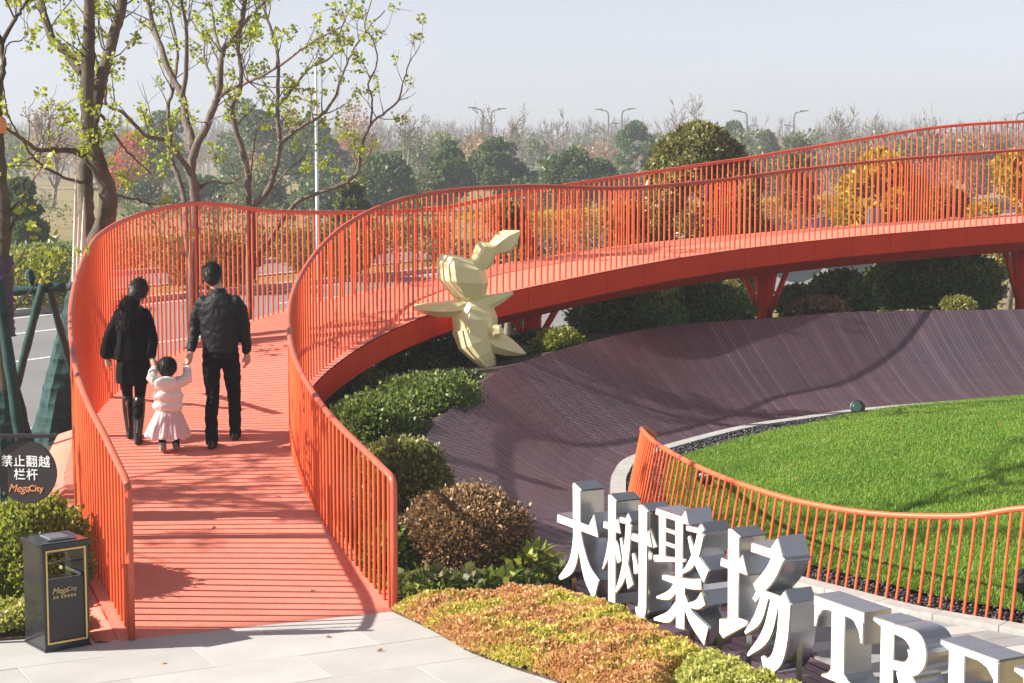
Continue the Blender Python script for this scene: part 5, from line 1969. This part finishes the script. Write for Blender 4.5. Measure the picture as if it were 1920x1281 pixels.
# the crowns go on above
TREE_LIMBS['A'] += [[(-4.95, 21.6, 5.5, .075), (-4.85, 21.4, 6.6, .06), (-5.0, 21.1, 7.8, .04), (-4.7, 20.9, 8.8, .02)], [(-4.85, 21.4, 6.6, .04), (-4.2, 20.9, 7.4, .03), (-3.6, 20.5, 7.9, .015)], [(-4.7, 22.4, 5.6, .07), (-4.4, 22.6, 6.8, .05), (-3.9, 22.2, 8.0, .025)],
                    [(-5.0, 21.1, 7.0, .04), (-5.9, 20.4, 7.6, .03), (-6.4, 19.9, 8.2, .015)]]
TREE_LIMBS['D'] += [[(-4.24, 15.0, 3.84, .05), (-4.3, 15.1, 5.2, .045), (-4.2, 15.4, 6.6, .035), (-4.4, 15.6, 7.8, .02)], [(-4.3, 15.1, 5.0, .035), (-4.8, 14.4, 5.9, .028), (-5.0, 13.8, 6.8, .015)], [(-4.25, 15.2, 5.6, .035), (-3.8, 16.1, 6.4, .028), (-3.6, 17.0, 7.3, .015)],
                    [(-4.2, 15.4, 6.4, .03), (-4.9, 16.2, 7.0, .022), (-5.2, 17.0, 7.6, .012)], [(-4.2, 15.3, 6.0, .03), (-3.7, 14.6, 7.0, .022), (-3.5, 14.1, 8.0, .012)]]
tree_a = limbs_tree('maple_tree', 'thick dark trunked tree forking twice, behind the outer railing', TREE_LIMBS['A'], 101, 'leaf_spring', 3.6, per=16, sparse=.5)
tree_b = limbs_tree('maple_tree', 'many stemmed tree rising behind the top of the outer railing bend', TREE_LIMBS['B'], 102, 'leaf_spring', 4.0, per=16, sparse=.5, bark='bark_mid')
tree_c = limbs_tree('maple_tree', 'two stemmed leaning tree whose limb reaches out over the field', TREE_LIMBS['C'], 103, 'leaf_spring', 3.8, per=16, sparse=.55, bark='bark_mid')
tree_d = limbs_tree('maple_tree', 'tree cut by the picture edge with a purple taped trunk', TREE_LIMBS['D'], 104, 'leaf_spring', 3.0, per=12, sparse=.4)

# a verge tree outside the picture whose shade dapples the ramp
VERGE = [[(-9.6, 14.7, 0, .12), (-9.6, 14.7, 2.0, .10), (-9.5, 14.8, 3.4, .07), (-9.4, 14.9, 4.8, .035), (-9.5, 15.0, 6.4, .03)]]
for k in range(9):
    w = k * 2.4
    z0 = 2.6 + .38 * k
    VERGE.append([(-9.55, 14.75, z0, .026), (-9.55 + .8 * math.cos(w), 14.75 + .8 * math.sin(w), z0 + .7, .018), (-9.55 + 1.7 * math.cos(w + .2), 14.75 + 1.7 * math.sin(w + .2), z0 + 1.2, .012)])
limbs_tree('maple_tree', 'verge tree left of the picture that dapples the ramp', VERGE, 105, 'leaf_spring', 3.4, per=14, sparse=.3)
BACK_TREES = [
    ('evergreen', 'rounded dark evergreen tree beyond the rail left of the rabbit', -4.32, 62, 3.54, 2.01),
    ('evergreen', 'yellow green bushy evergreen right of the white lamp post', -5.18, 58, 2.69, 1.28),
    ('evergreen', 'broad evergreen tree with two lobes above the inner railing', -2.22, 66, 3.83, 1.75),
    ('evergreen', 'tallest evergreen in the middle of the field edge', -0.61, 70, 4.22, 2.06),
    ('evergreen', 'wide low evergreen right of the tallest middle one', 1.91, 64, 3.58, 1.98),
    ('evergreen', 'small evergreen touching the wide low evergreen', 3.09, 66, 3.35, 1.16),
    ('evergreen', 'slim hazy evergreen behind the glossy magnolia like tree', 6.44, 95, 5.33, 2.1),
    ('evergreen', 'hazy evergreen on the skyline right of the big glossy tree', 13.36, 110, 5.62, 2.01),
    ('evergreen', 'pale hazy round evergreen below the far lamps', 14.63, 105, 4.88, 1.42),
    ('evergreen', 'pale yellow evergreen above the far railing', 14.2, 90, 4.44, 2.12),
    ('evergreen', 'tall dark evergreen wall behind the many stemmed tree', -11.2, 80, 5.66, 3.53),
    ('evergreen', 'dark evergreen behind the leaning tree and lamp post', -9.07, 84, 5.28, 2.72),
    ('evergreen', 'dark evergreen between the thick trunk and the many stemmed tree', -16.56, 86, 5.57, 2.28),
    ('evergreen', 'small green tree standing in the grass far left', -14.82, 55, 2.81, 1.29),
    ('bare', 'big bare tree with spreading twigs left of the middle evergreens', -5.01, 88, 5.88, 3.88),
    ('bare', 'bare tree behind the tallest middle evergreen', -0.73, 100, 6.35, 3.82),
    ('bare', 'bare tree with a few dry leaves between the far double lamps', 3.03, 96, 5.96, 3.11),
    ('bare', 'tall bare tree on the skyline above the glossy tree', 9.85, 100, 6.79, 3.53),
    ('bare', 'bare tree cluster right of the far lamps', 18.07, 105, 6.34, 3.71),
    ('bare', 'bare thin crowned tree above the far railing', 21.43, 108, 6.11, 3.49),
    ('bare', 'slim bare treetop poking over the far railing', 22.9, 100, 6.21, 1.47),
    ('bare', 'bare treetop near the end of the far railing', 27.32, 104, 5.71, 2.75),
    ('rusty', 'bare looking tree with brown leaves at the far left', -17.66, 70, 5.68, 3.09),
    ('red', 'small red leaved tree behind the thick trunk', -13.46, 64, 4.29, 1.6),
    ('rust', 'orange brown tree behind the leaning limb', -7.84, 92, 5.99, 2.16),
    ('rust', 'pale rust coloured tree left of the white lamp post', -10.9, 90, 5.8, 1.85),
]
FAR_LAMPS = [(-2.41, 150, 7.15, -1), (-1.73, 152, 7.11, 1), (8.72, 165, 7.38, -1), (9.92, 165, 7.43, 1), (20.59, 160, 7.12, -1), (24.7, 160, 7.12, 1), (41.42, 150, 6.8, 1)]

leaf_material('leaf_gloss', (.03, .046, .015), (.115, .14, .04), (.42, .36, .15), trans=.2, spec=.6, rough=.33)
# ------------------------------------------------------------------ trees and lamps further off
def bare_tree_mesh(seed, height, width, levels=4, tw=.010):
    r2 = np.random.default_rng(seed)
    m = MB()
    tips = []

    def grow(p, dv, ln, r0, lev):
        n = 3
        pts, d2 = wander(p, dv, ln, r2, n, bend=.28)
        m.tube([tuple(q) for q in pts], list(np.linspace(r0, r0 * .62, n + 1)), 5 if lev < 2 else 3, cap=False)
        if lev >= levels:
            tips.append(pts[-1])
            return
        k = r2.integers(3, 5) if lev else r2.integers(4, 7)
        for j in range(k):
            i = r2.integers(1, n + 1) if lev else r2.integers(1, n + 1)
            side = unit(np.cross(d2, r2.normal(size=3)))
            grow(pts[i], unit(d2 * r2.uniform(.6, 1.1) + side * .75 + np.array([0, 0, .25])), ln * r2.uniform(.5, .72), max(tw, r0 * .5), lev + 1)

    grow(np.array([0, 0, 0.0]), np.array([0, 0, 1.0]), 1.0, .035, 0)
    V = np.array(m.v)
    hz, wx = V[:, 2].max(), np.abs(V[:, :2]).max()
    sc = np.array([width / 2 / wx, width / 2 / wx, height / hz])
    # keep the twigs thin: scale the skeleton, not the radii, as far as that shows
    V *= sc
    m.v = [tuple(v_) for v_ in V]
    return m, np.array(tips) * sc


def crown_leaves(seed, height, width, n, leaf, trunk=.25, clumps=11, slim=.36, core=True):
    r2 = np.random.default_rng(seed)
    cz0 = height * trunk
    C, Rd = [], []
    for k in range(clumps):
        u = (k + .5) / clumps
        rr = width / 2 * (.35 + .65 * math.sin(math.pi * min(1, .18 + u * .82))) * .62
        a = r2.uniform(0, 6.28)
        C.append((math.cos(a) * rr, math.sin(a) * rr, cz0 + (height - cz0) * (.10 + .74 * u) + r2.normal(0, .05) * height))
        Rd.append(width * r2.uniform(.11, .22) * (11 / clumps) ** .25)
    C.append((0, 0, height - width * .22))
    Rd.append(width * .22)
    if core:
        C.append((0, 0, (height + cz0) / 2))
        Rd.append(width * .34)
    else:
        Rd = [q * .82 for q in Rd]
    C, Rd = np.array(C), np.array(Rd)
    w = Rd ** 2
    idx = r2.choice(len(C), n, p=w / w.sum())
    dirs = unit(r2.normal(size=(n, 3)))
    dep = np.where(r2.random(n) < .75, 1 - np.abs(r2.normal(0, .12, n)), r2.uniform(.3, 1, n))
    p = C[idx] + dirs * (Rd[idx] * dep)[:, None] * np.array([1, 1, .85])
    a = dirs + r2.normal(0, .6, (n, 3)) + np.array([0, 0, .2])
    l = leaf * r2.uniform(.6, 1.4, n)
    return leaf_quads(p, a, l, l * slim, r2)


def trunk_mesh(height, r0, seed, frac=.75):
    r2 = np.random.default_rng(seed)
    m = MB()
    pts, dv = wander((0, 0, -.05), (0, 0, 1), height * frac, r2, 5, bend=.12)
    m.tube([tuple(q) for q in pts], list(np.linspace(r0, r0 * .4, 6)), 7)
    for k in range(4):
        p2, _ = wander(pts[2 + k % 3], unit(np.array([r2.normal(), r2.normal(), .9])), height * .3, r2, 3)
        m.tube([tuple(q) for q in p2], list(np.linspace(r0 * .45, r0 * .15, 4)), 5)
    return m


def moved(V, x, y, z=0.0):
    V = V.copy()
    V[..., 0] += x
    V[..., 1] += y
    V[..., 2] += z
    return V


def shifted(m, x, y, z=0.0):
    m.v = [(a + x, b + y, c_ + z) for a, b, c_ in m.v]
    return m


for k, (kind, lab, x, y, hgt_, wd) in enumerate(BACK_TREES):
    z0 = -.06
    far_ = 1.0 if y < 58.5 else 1.7
    x, y, wd, hgt_ = x * far_, y * far_, wd * far_, 3.45 + (hgt_ - 3.45) * far_
    t = thing('evergreen_tree' if kind == 'evergreen' else 'bare_tree' if kind in ('bare', 'rusty') else 'autumn_tree', lab, 'tree', (x, y, z0), 0, 'trees beyond the road')
    hgt_ -= z0
    if kind in ('bare', 'rusty'):
        m, tips = bare_tree_mesh(300 + k, hgt_, wd, 4, .009)
        link('trunk', shifted(m, x, y, z0), MAT['bare_twig'], t)
        r2 = np.random.default_rng(900 + k)
        per = 5 if kind == 'rusty' else 1
        c = np.repeat(tips, per, axis=0)
        if kind == 'bare':
            c = c[r2.random(len(c)) < .35]
        V = leaf_quads(c + r2.normal(0, .06, c.shape), r2.normal(size=c.shape), .11 * far_, .035 * far_, r2)
        link('crown', quads_mesh('crown', moved(V, x, y, z0)), MAT['leaf_rust' if kind == 'rusty' or k % 2 else 'leaf_olive'], t)
    else:
        wide = max(wd, .8) * (1.35 if kind == 'evergreen' else 1.2)
        mat = {'evergreen': 'leaf_evergreen', 'red': 'leaf_red', 'rust': 'leaf_rust'}[kind]
        if 'yellow' in lab or 'pale' in lab and kind == 'evergreen':
            mat = 'leaf_olive'
        n = 6000 if kind == 'evergreen' else 1500
        V = crown_leaves(400 + k, hgt_, wide, n, .15 * far_ if kind == 'evergreen' else .13 * far_, trunk=.10 if kind == 'evergreen' else .3, clumps=22, core=(k % 4 == 0))
        link('crown', quads_mesh('crown', moved(V, x, y, z0)), MAT[mat], t)
        link('trunk', shifted(trunk_mesh(hgt_, .07, 500 + k), x, y, z0), MAT['bark_pale'], t, smooth=True)

# nearer trees just behind the bridge
def leafy_tree(name, lab, x, y, hgt_, wd, n, leaf, mat, seed, trunk=.2, clumps=11, r0=.07, bark='bark_pale', **kw):
    t = thing(name, lab, 'tree', (x, y, -.06))
    link('crown', quads_mesh('crown', moved(crown_leaves(seed, hgt_, wd, n, leaf, trunk, clumps, **kw), x, y, -.06)), MAT[mat], t)
    link('trunk', shifted(trunk_mesh(hgt_, r0, seed + 1), x, y, -.06), MAT[bark], t, smooth=True)
    return t


leafy_tree('magnolia_tree', 'big glossy dark green tree standing behind the middle of the bridge', 3.70, 36.0, 4.35, 3.5, 38000, .115, 'leaf_gloss', 610, .06, 44, core=False, slim=.24)
leafy_tree('magnolia_tree', 'bronze leaved small tree seen through the railing near the rabbit', -.1, 33.0, 2.75, 1.7, 8000, .12, 'leaf_gloss', 612, .05, 18, core=False, slim=.26)
leafy_tree('magnolia_tree', 'bronze green small tree seen through the railing left of the big glossy tree', 2.15, 33.5, 2.75, 1.7, 8000, .12, 'leaf_gloss', 614, .05, 18, core=False, slim=.26)
leafy_tree('golden_tree', 'dense golden yellow tree seen through the far railing', 9.1, 45.0, 3.8, 2.9, 11000, .15, 'leaf_yellow', 616, .12, 22, core=False)
leafy_tree('golden_tree', 'loose yellow tree near the picture edge behind the railing', 11.0, 40.0, 3.7, 2.0, 3800, .13, 'leaf_yellow', 618, .25, 14, core=False)
leafy_tree('dark_tree', 'slim dark tree with bare stem between the glossy and golden trees', 9.5, 60.0, 3.5, 1.3, 3500, .14, 'leaf_evergreen', 620, .35, 7)
leafy_tree('golden_tree', 'low olive green tree right of the dense golden tree', 11.3, 47.0, 2.7, 2.0, 5000, .14, 'leaf_olive', 622, .1, 8)

# a loose middle row of olive and tan shrubs and small trees on the field's edge
ORDINAL = ['first', 'second', 'third', 'fourth', 'fifth', 'sixth', 'seventh', 'eighth', 'ninth']
mid_count = {'leaf_olive': 0, 'leaf_evergreen': 0}
MID = 'small trees and shrubs at the edge of the field'
r2 = np.random.default_rng(64)
for k, (x, y, hgt_, wd, mat) in enumerate(((-15.5, 74, 3.1, 3.4, 'leaf_olive'), (-12.2, 70, 2.6, 3.0, 'leaf_evergreen'), (-9.4, 68, 2.9, 2.6, 'leaf_olive'), (-6.9, 66, 2.5, 2.6, 'leaf_evergreen'), (-3.3, 70, 2.7, 2.8, 'leaf_olive'), (.4, 74, 2.8, 3.0, 'leaf_evergreen'), (4.3, 76, 3.0, 3.0, 'leaf_olive'), (7.5, 78, 3.2, 3.2, 'leaf_evergreen'), (10.6, 80, 3.6, 3.2, 'leaf_olive'), (13.0, 84, 3.7, 3.0, 'leaf_evergreen'), (16.5, 86, 4.0, 3.4, 'leaf_olive'), (19.5, 88, 4.1, 3.4, 'leaf_evergreen'), (23.0, 90, 4.2, 3.6, 'leaf_olive'), (26.5, 92, 4.1, 3.4, 'leaf_olive'))):
    x, y, wd, hgt_ = x * 1.6, y * 1.6, wd * 1.6, 3.45 + (hgt_ - 3.45) * 1.6
    place = ORDINAL[mid_count[mat]]
    mid_count[mat] += 1
    t = thing('small_tree', place + ' from the left of the ' + ('low spreading olive' if mat == 'leaf_olive' else 'low bushy green') + ' trees at the field edge', 'tree', (x, y, -.06), 0, MID)
    link('crown', quads_mesh('crown', moved(crown_leaves(1400 + k, hgt_, wd, 2600, .26, .05, 20, core=False), x, y, -.06)), MAT[mat], t)
    link('trunk', shifted(trunk_mesh(hgt_, .06, 1500 + k), x, y, -.06), MAT['bark_pale'], t, smooth=True)

# the far wood, one mass
r2 = np.random.default_rng(77)
W_V, W_F, L_V = [], [], []
pool = [bare_tree_mesh(700 + k, 1.0, .62, 3, .012) for k in range(7)]
nv = 0
for k in range(560):
    y = r2.uniform(200, 560)
    x = r2.uniform(-.31, .31) * y
    hh = 3.45 + y * r2.uniform(.010, .023)
    m, tips = pool[k % 7]
    a = r2.uniform(0, 6.28)
    V = np.array(m.v) * np.array([hh * .9, hh * .9, hh])
    V = np.c_[V[:, 0] * math.cos(a) - V[:, 1] * math.sin(a) + x, V[:, 0] * math.sin(a) + V[:, 1] * math.cos(a) + y, V[:, 2] - .06]
    W_V.append(V)
    W_F.append(np.array([f_ for f_ in m.f if len(f_) == 4]) + nv)
    nv += len(V)
o = link('bare_wood', array_mesh('bare_wood', np.vstack(W_V), np.vstack(W_F)), MAT['bare_twig'])
tag(o, 'far off belt of bare winter trees along the skyline', 'wood', kind='stuff')
for nm, mat, cnt, lab, seed, ylo, yhi, hlo, hhi in (('evergreen_wood', 'leaf_olive', 250, 'far off evergreen undergrowth below the bare trees', 81, 170, 520, .002, .015), ('russet_wood', 'leaf_rust', 70, 'far off russet and tan trees in the wood', 82, 190, 480, .002, .015)):
    r2 = np.random.default_rng(seed)
    P_ = []
    for k in range(cnt):
        y = r2.uniform(ylo, yhi)
        x = r2.uniform(-.30, .31) * y
        hh = 3.45 + y * r2.uniform(hlo, hhi)
        P_.append(moved(crown_leaves(seed * 100 + k, hh, hh * r2.uniform(.6, 1.1), 480 if nm[0] == 'e' else 300, .50, .15, 7), x, y, -.06))
    o = link(nm, quads_mesh(nm, np.vstack(P_)), MAT[mat])
    tag(o, lab, 'wood', kind='stuff')
# scrub in the field
r2 = np.random.default_rng(83)
P_ = []
for k in range(150):
    y = r2.uniform(62, 120)
    x = r2.uniform(-.31, .31) * y
    if abs(-.866 * x + .5 * y - 27) < 12:
        continue
    hh = r2.uniform(.4, 1.5)
    P_.append(moved(crown_leaves(8800 + k, hh, hh * 1.5, 120, .15, .0, 5), x, y, -.06))
o = link('field_scrub', quads_mesh('field_scrub', np.vstack(P_)), MAT['leaf_olive'])
tag(o, 'low scrub scattered over the dry field', 'scrub', kind='stuff')


# clipped hedge along the far carriageway, shrub in the median
def hedge_strip(lab, n0, t0, t1, half, hh, count, leaf, mat, seed):
    r2 = np.random.default_rng(seed)
    u = r2.uniform(t0, t1, count)
    face = r2.random(count)
    v_ = np.where(face < .45, r2.uniform(-half, half, count), np.where(face < .9, -half, half)) + r2.normal(0, .05, count)
    z = np.where(face < .45, hh, r2.uniform(0, hh, count)) + r2.normal(0, .04, count)
    p = np.c_[RN.x * (n0 + v_) + RD.x * u, RN.y * (n0 + v_) + RD.y * u, z]
    a = r2.normal(size=(count, 3)) + np.array([0, 0, .5])
    t = thing('hedge', lab, 'hedge', along(n0, t0, 0))
    link('foliage', quads_mesh('foliage', leaf_quads(p, a, leaf * r2.uniform(.6, 1.3, count), leaf * .35, r2)), MAT[mat], t)
    return t


hedge_strip('long clipped hedge along the far side of the road', 38.0, 20, 60, .6, .78, 26000, .12, 'leaf_mid', 91)
hedge_strip('long olive hedge on the road median behind the outer railing', 30.2, 46, 120, .7, .62, 30000, .12, 'leaf_olive', 96)
hedge_strip('low golden hedge beside the road behind the bridge columns', 37.6, 62, 110, .8, .9, 16000, .16, 'leaf_yellow', 92)
bush('median_shrub', 'round yellowish shrub on the road median', (-10.75, 40.6, .66), (1.25, 1.1, .68), 7000, .11, 'leaf_light', 93, zb=.05)
bush('median_shrub', 'green shrub on the median seen through the outer railing', (-7.6, 46.0, .7), (1.2, 1.1, .7), 6000, .11, 'leaf_olive', 94, zb=.05)
bush('median_shrub', 'olive shrub on the median behind the leaning tree', (-5.0, 50.5, .7), (1.3, 1.1, .75), 6000, .11, 'leaf_olive', 95, zb=.05)

# white globe bollards on the verge
for k, (x, y, lab) in enumerate(((-16.35, 60.3, 'white globe bollard beside the taped trunk'), (-15.75, 60.3, 'white globe bollard second from the taped trunk'), (-15.2, 60.3, 'white globe bollard nearest to the thick trunk'))):
    t = thing('globe_bollard', lab, 'bollard', (x, y, 0), 0, 'white globe bollards on the verge')
    link('globe', MB().lathe([(.02 + .20 * math.sin(math.pi * q / 12), .55 - .21 * math.cos(math.pi * q / 12)) for q in range(13)], (x, y, 0), 18), MAT['lamp_white'], t, smooth=True)
    link('foot', MB().lathe([(.09, -.06), (.09, .3), (.06, .36)], (x, y, 0), 12), MAT['kerb_stone'], t)

# lamps
t = thing('street_lamp', 'slim white street lamp behind the leaning tree', 'street lamp', (-5.25, 49.0, -.06))
link('pole', MB().tube([(-5.25, 49, -.06), (-5.25, 49, 2.5), (-5.25, 49, 5.2), (-5.25, 49, 6.1)], [.055, .046, .040, .025], 10), MAT['lamp_white'], t, smooth=True)
link('arm', MB().tube([(-5.25, 49, 4.45), (-5.29, 49, 4.72), (-5.42, 49, 4.86), (-5.62, 49, 4.93)], [.035, .032, .03, .028], 8), MAT['lamp_white'], t, smooth=True)
link('lamp_head', MB().box(-5.86, -5.55, 48.92, 49.08, 4.92, 4.985), MAT['lamp_white'], t)
for k, (x, y, z, sd) in enumerate(FAR_LAMPS):
    x, y, z = x * 1.7, y * 1.7, 3.45 + (z - 3.45) * 1.7
    lab = ['dark street lamp left of its pair above the bare trees', 'dark street lamp right of its pair above the bare trees', 'far dark lamp left of the middle pair', 'far dark lamp right of the middle pair',
           'far dark lamp facing left above the railing', 'far dark lamp facing right above the railing', 'far dark lamp at the end of the railing'][k]
    t = thing('street_lamp', lab, 'street lamp', (x, y, -.06), 0, 'dark street lamps on the skyline')
    link('pole', MB().tube([(x, y, -.06), (x, y, z - .8), (x + sd * .1, y, z - .25), (x + sd * .4, y, z - .05)], [.16, .12, .11, .09], 8), MAT['lamp_grey'], t, smooth=True)
    link('arm', MB().tube([(x + sd * .2, y, z - .06), (x + sd * 1.9, y, z + .28)], .07, 8), MAT['lamp_grey'], t)
    link('lamp_head', MB().box(x + sd * 1.5 - .6, x + sd * 1.5 + .6, y - .18, y + .18, z + .16, z + .30), MAT['lamp_grey'], t)
    link('lower_arm', MB().tube([(x, y, z - 2.2), (x - sd * .5, y, z - 1.95), (x - sd * 1.5, y, z - 1.85)], .07, 8), MAT['lamp_grey'], t)

# the backs of big slate letters beyond the bridge
def slab_curve(lab, pts, hw, dep, posts):
    t = thing('slate_letter', lab, 'letter', (pts[0][0], pts[0][1], 0), 0, 'big slate coloured letters beyond the bridge')
    P_ = catmull(np.array(pts), 8 * len(pts))
    m = MB()
    T_2 = np.gradient(P_, axis=0)
    for i in range(len(P_)):
        tx_, tz_ = T_2[i, 0], T_2[i, 2]
        ln = math.hypot(tx_, tz_)
        nx, nz = -tz_ / ln, tx_ / ln
        w_ = hw
        for sgn, yy in ((1, 0), (1, dep), (-1, dep), (-1, 0)):
            m.v.append((P_[i, 0] + nx * w_ * sgn, P_[i, 1] + yy, P_[i, 2] + nz * w_ * sgn))
    for i in range(len(P_) - 1):
        for k in range(4):
            q = 4 * i
            m.f.append((q + k, q + (k + 1) % 4, q + 4 + (k + 1) % 4, q + 4 + k))
    m.f += [(3, 2, 1, 0), tuple(4 * (len(P_) - 1) + k for k in range(4))]
    link('face', m, MAT['slate_paint'], t)
    for px_ in posts:
        link('post', MB().box(px_[0] - .03, px_[0] + .03, px_[1] + .1, px_[1] + .16, -.06, px_[2]), MAT['slate_paint'], t)


slab_curve('rounded slate letter left of the biggest bush', [(6.0, 42, 1.9), (5.95, 42, 1.3), (6.2, 42, .85), (6.65, 42, .70), (7.05, 42, .95), (7.2, 42, 1.5), (7.1, 42, 2.0)], .2, .4, [(6.65, 42, .6)])
slab_curve('hook shaped slate letter left of the biggest bush', [(7.35, 42, .95), (7.7, 42, .80), (8.1, 42, .82), (8.35, 42, 1.15), (8.4, 42, 1.6), (8.4, 42, 2.2)], .14, .4, [(8.1, 42, .7)])
slab_curve('curved slate letter right of the biggest bush', [(9.75, 40, 2.0), (9.9, 40, 1.5), (10.1, 40, 1.05), (10.5, 40, .78), (10.95, 40, .95), (11.2, 40, 1.4), (11.3, 40, 2.0)], .2, .4, [(10.5, 40, .7)])
t = thing('stone_block', 'pale grey upright block standing behind the far railing', 'stone', (12.55, 52, -.06))
link('block', MB().bevel_box(12.3, 12.85, 51.8, 52.2, -.06, 2.05, .05), MAT['kerb_stone'], t)

# ------------------------------------------------------------------ wrapped trunks and the poles that prop the young trees
def wrap(lab_part, limb, z1, extra, parent, mat, seed, z0=-.05):
    A = np.array(limb)
    A = A[A[:, 2].argsort()]
    r2 = np.random.default_rng(seed)
    zs = np.linspace(z0, z1, 34)
    P_ = np.c_[np.interp(zs, A[:, 2], A[:, 0]), np.interp(zs, A[:, 2], A[:, 1]), zs]
    rr = np.interp(zs, A[:, 2], A[:, 3])
    m = MB()
    n = 20
    ph = r2.uniform(0, 6.28, 4)
    for i, z in enumerate(zs):
        k = (i / 33)
        rad = rr[i] + extra * (1 - k) + .012 + .010 * (i % 3 == 0)
        for q in range(n):
            w = 2 * math.pi * q / n
            f_ = 1 + .10 * (1 - k) * math.sin(3 * w + ph[0] + z * 2) + .06 * math.sin(7 * w + ph[1] + z * 5)
            m.v.append((P_[i, 0] + math.cos(w) * rad * f_, P_[i, 1] + math.sin(w) * rad * f_, z + r2.normal(0, .004)))
    for i in range(len(zs) - 1):
        for q in range(n):
            b, q2 = i * n, (q + 1) % n
            m.f.append((b + q, b + q2, b + n + q2, b + n + q))
    o = link('trunk_wrap', m, MAT[mat], parent)
    if lab_part:
        o['label'] = lab_part
    return o


wrap('green cloth wound round the foot of the trunk', TREE_LIMBS['A'][0], 1.9, .10, tree_a, 'wrap_green', 5)
wrap('green cloth wound round the foot of the trunk', TREE_LIMBS['D'][0], 1.5, .09, tree_d, 'wrap_green', 6)
wrap('dark purple tape on the trunk', TREE_LIMBS['D'][0], 2.62, .012, tree_d, 'tape_purple', 7, z0=1.95)
for k, (a, b, w0) in enumerate((((-5.24, 21.62, 1.7), (-5.16, 21.55, 3.25), .035), ((-5.13, 21.58, 1.8), (-5.06, 21.5, 2.95), .045), ((-5.19, 21.6, 1.9), (-5.13, 21.53, 2.75), .03))):
    link('split_wood', MB().tube([a, tuple((np.array(a) + np.array(b)) / 2 + np.array([.01, -.02, 0])), b], [w0, w0 * .8, .006], 5), MAT['split_wood'], tree_a)

prop = thing('tree_support', 'dark green bound pole frame propping the trees beside the ramp', 'tree support', (-4.7, 17.5, 0))
for a, b, rr, nm in (((-5.4, 17.55, 2.08), (-4.32, 17.5, 2.18), .045, 'crossbar'), ((-4.95, 19.3, 1.98), (-4.42, 18.3, 2.14), .04, 'crossbar'), ((-4.52, 17.42, 2.20), (-5.2, 17.6, -.05), .042, 'pole'), ((-4.74, 18.5, 2.10), (-4.68, 20.3, -.05), .04, 'pole'),
                     ((-4.60, 17.6, 2.05), (-4.66, 17.45, 2.34), .035, 'tie')):
    a, b = Vector(a), Vector(b)
    n = max(3, int((b - a).length / .12))
    link(nm, MB().tube([a + (b - a) * (i / n) for i in range(n + 1)], [rr * (1 + .08 * ((i * 7) % 3 - 1)) for i in range(n + 1)], 8), MAT['wrap_green'], prop, smooth=True)
prop = thing('tree_support', 'two slanting green bound poles in front of the taped trunk', 'tree support', (-3.9, 14.9, 0))
for a, b, rr in (((-4.12, 14.5, 2.45), (-3.84, 14.5, -.05), .048), ((-4.36, 15.5, 1.75), (-4.0, 15.6, -.05), .06)):
    a, b = Vector(a), Vector(b)
    n = 18
    link('pole', MB().tube([a + (b - a) * (i / n) for i in range(n + 1)], [rr * (1 + .08 * ((i * 7) % 3 - 1)) for i in range(n + 1)], 8), MAT['wrap_green'], prop, smooth=True)
t = thing('hanging_ornament', 'small orange lantern like ornament hanging in the cut off tree', 'ornament', (-4.19, 14.9, 3.72))
link('shade', MB().lathe([(.01, -.10), (.05, -.09), (.068, -.04), (.06, .02), (.03, .045)], (-4.19, 14.9, 3.72), 14), MAT['orange_print'], t, smooth=True)
link('cap', MB().lathe([(.034, .046), (.04, .06), (.02, .16), (.006, .2)], (-4.19, 14.9, 3.72), 12), MAT['bark'], t, smooth=True)

# a few dry leaves lying about
r2 = np.random.default_rng(190)
pts = []
for k in range(70):
    x, y = r2.uniform(2.4, 8.0), r2.uniform(14.5, 24)
    if inside(gravel_in[::5], np.array([[x, y]]))[0] and x < .3 * y:
        pts.append((x, y, float(lawn_height(x, y)) + .03))
for x, y in ((-1.3, 12.75), (-.9, 12.4), (-2.4, 12.1), (.2, 11.4), (-.2, 12.9)):
    pts.append((x, y, .004))
for t_, o_ in ((.5, .5), (1.1, 1.4), (1.9, .9), (2.6, .3), (3.0, 1.6), (5.4, .6)):
    p = bridge_point(t_, o_, .014)
    pts.append(tuple(p))
pts = np.array(pts)
a = np.c_[r2.normal(size=(len(pts), 2)), np.zeros(len(pts))]
o = link('fallen_leaves', quads_mesh('fallen_leaves', leaf_quads(pts, a, .05, .02, r2, .15)), MAT['leaf_rust'])
tag(o, 'scattered dry brown leaves on lawn, paving and ramp', 'leaves', kind='stuff')

# ------------------------------------------------------------------ haze: one closed box of thin air round everything
hz = Nodes('haze_air')
pv = hz.n('VolumePrincipled')
pv.inputs['Color'].default_value = (.80, .86, .95, 1)
pv.inputs['Density'].default_value = .0012
pv.inputs['Anisotropy'].default_value = .2
hz.l(pv.outputs[0], hz.out.inputs['Volume'])
o = link('haze', MB().box(-480, 480, -80, 660, -1.2, 22), MAT['haze_air'])
tag(o, 'thin pale haze in the air over the whole place', 'haze', kind='stuff')
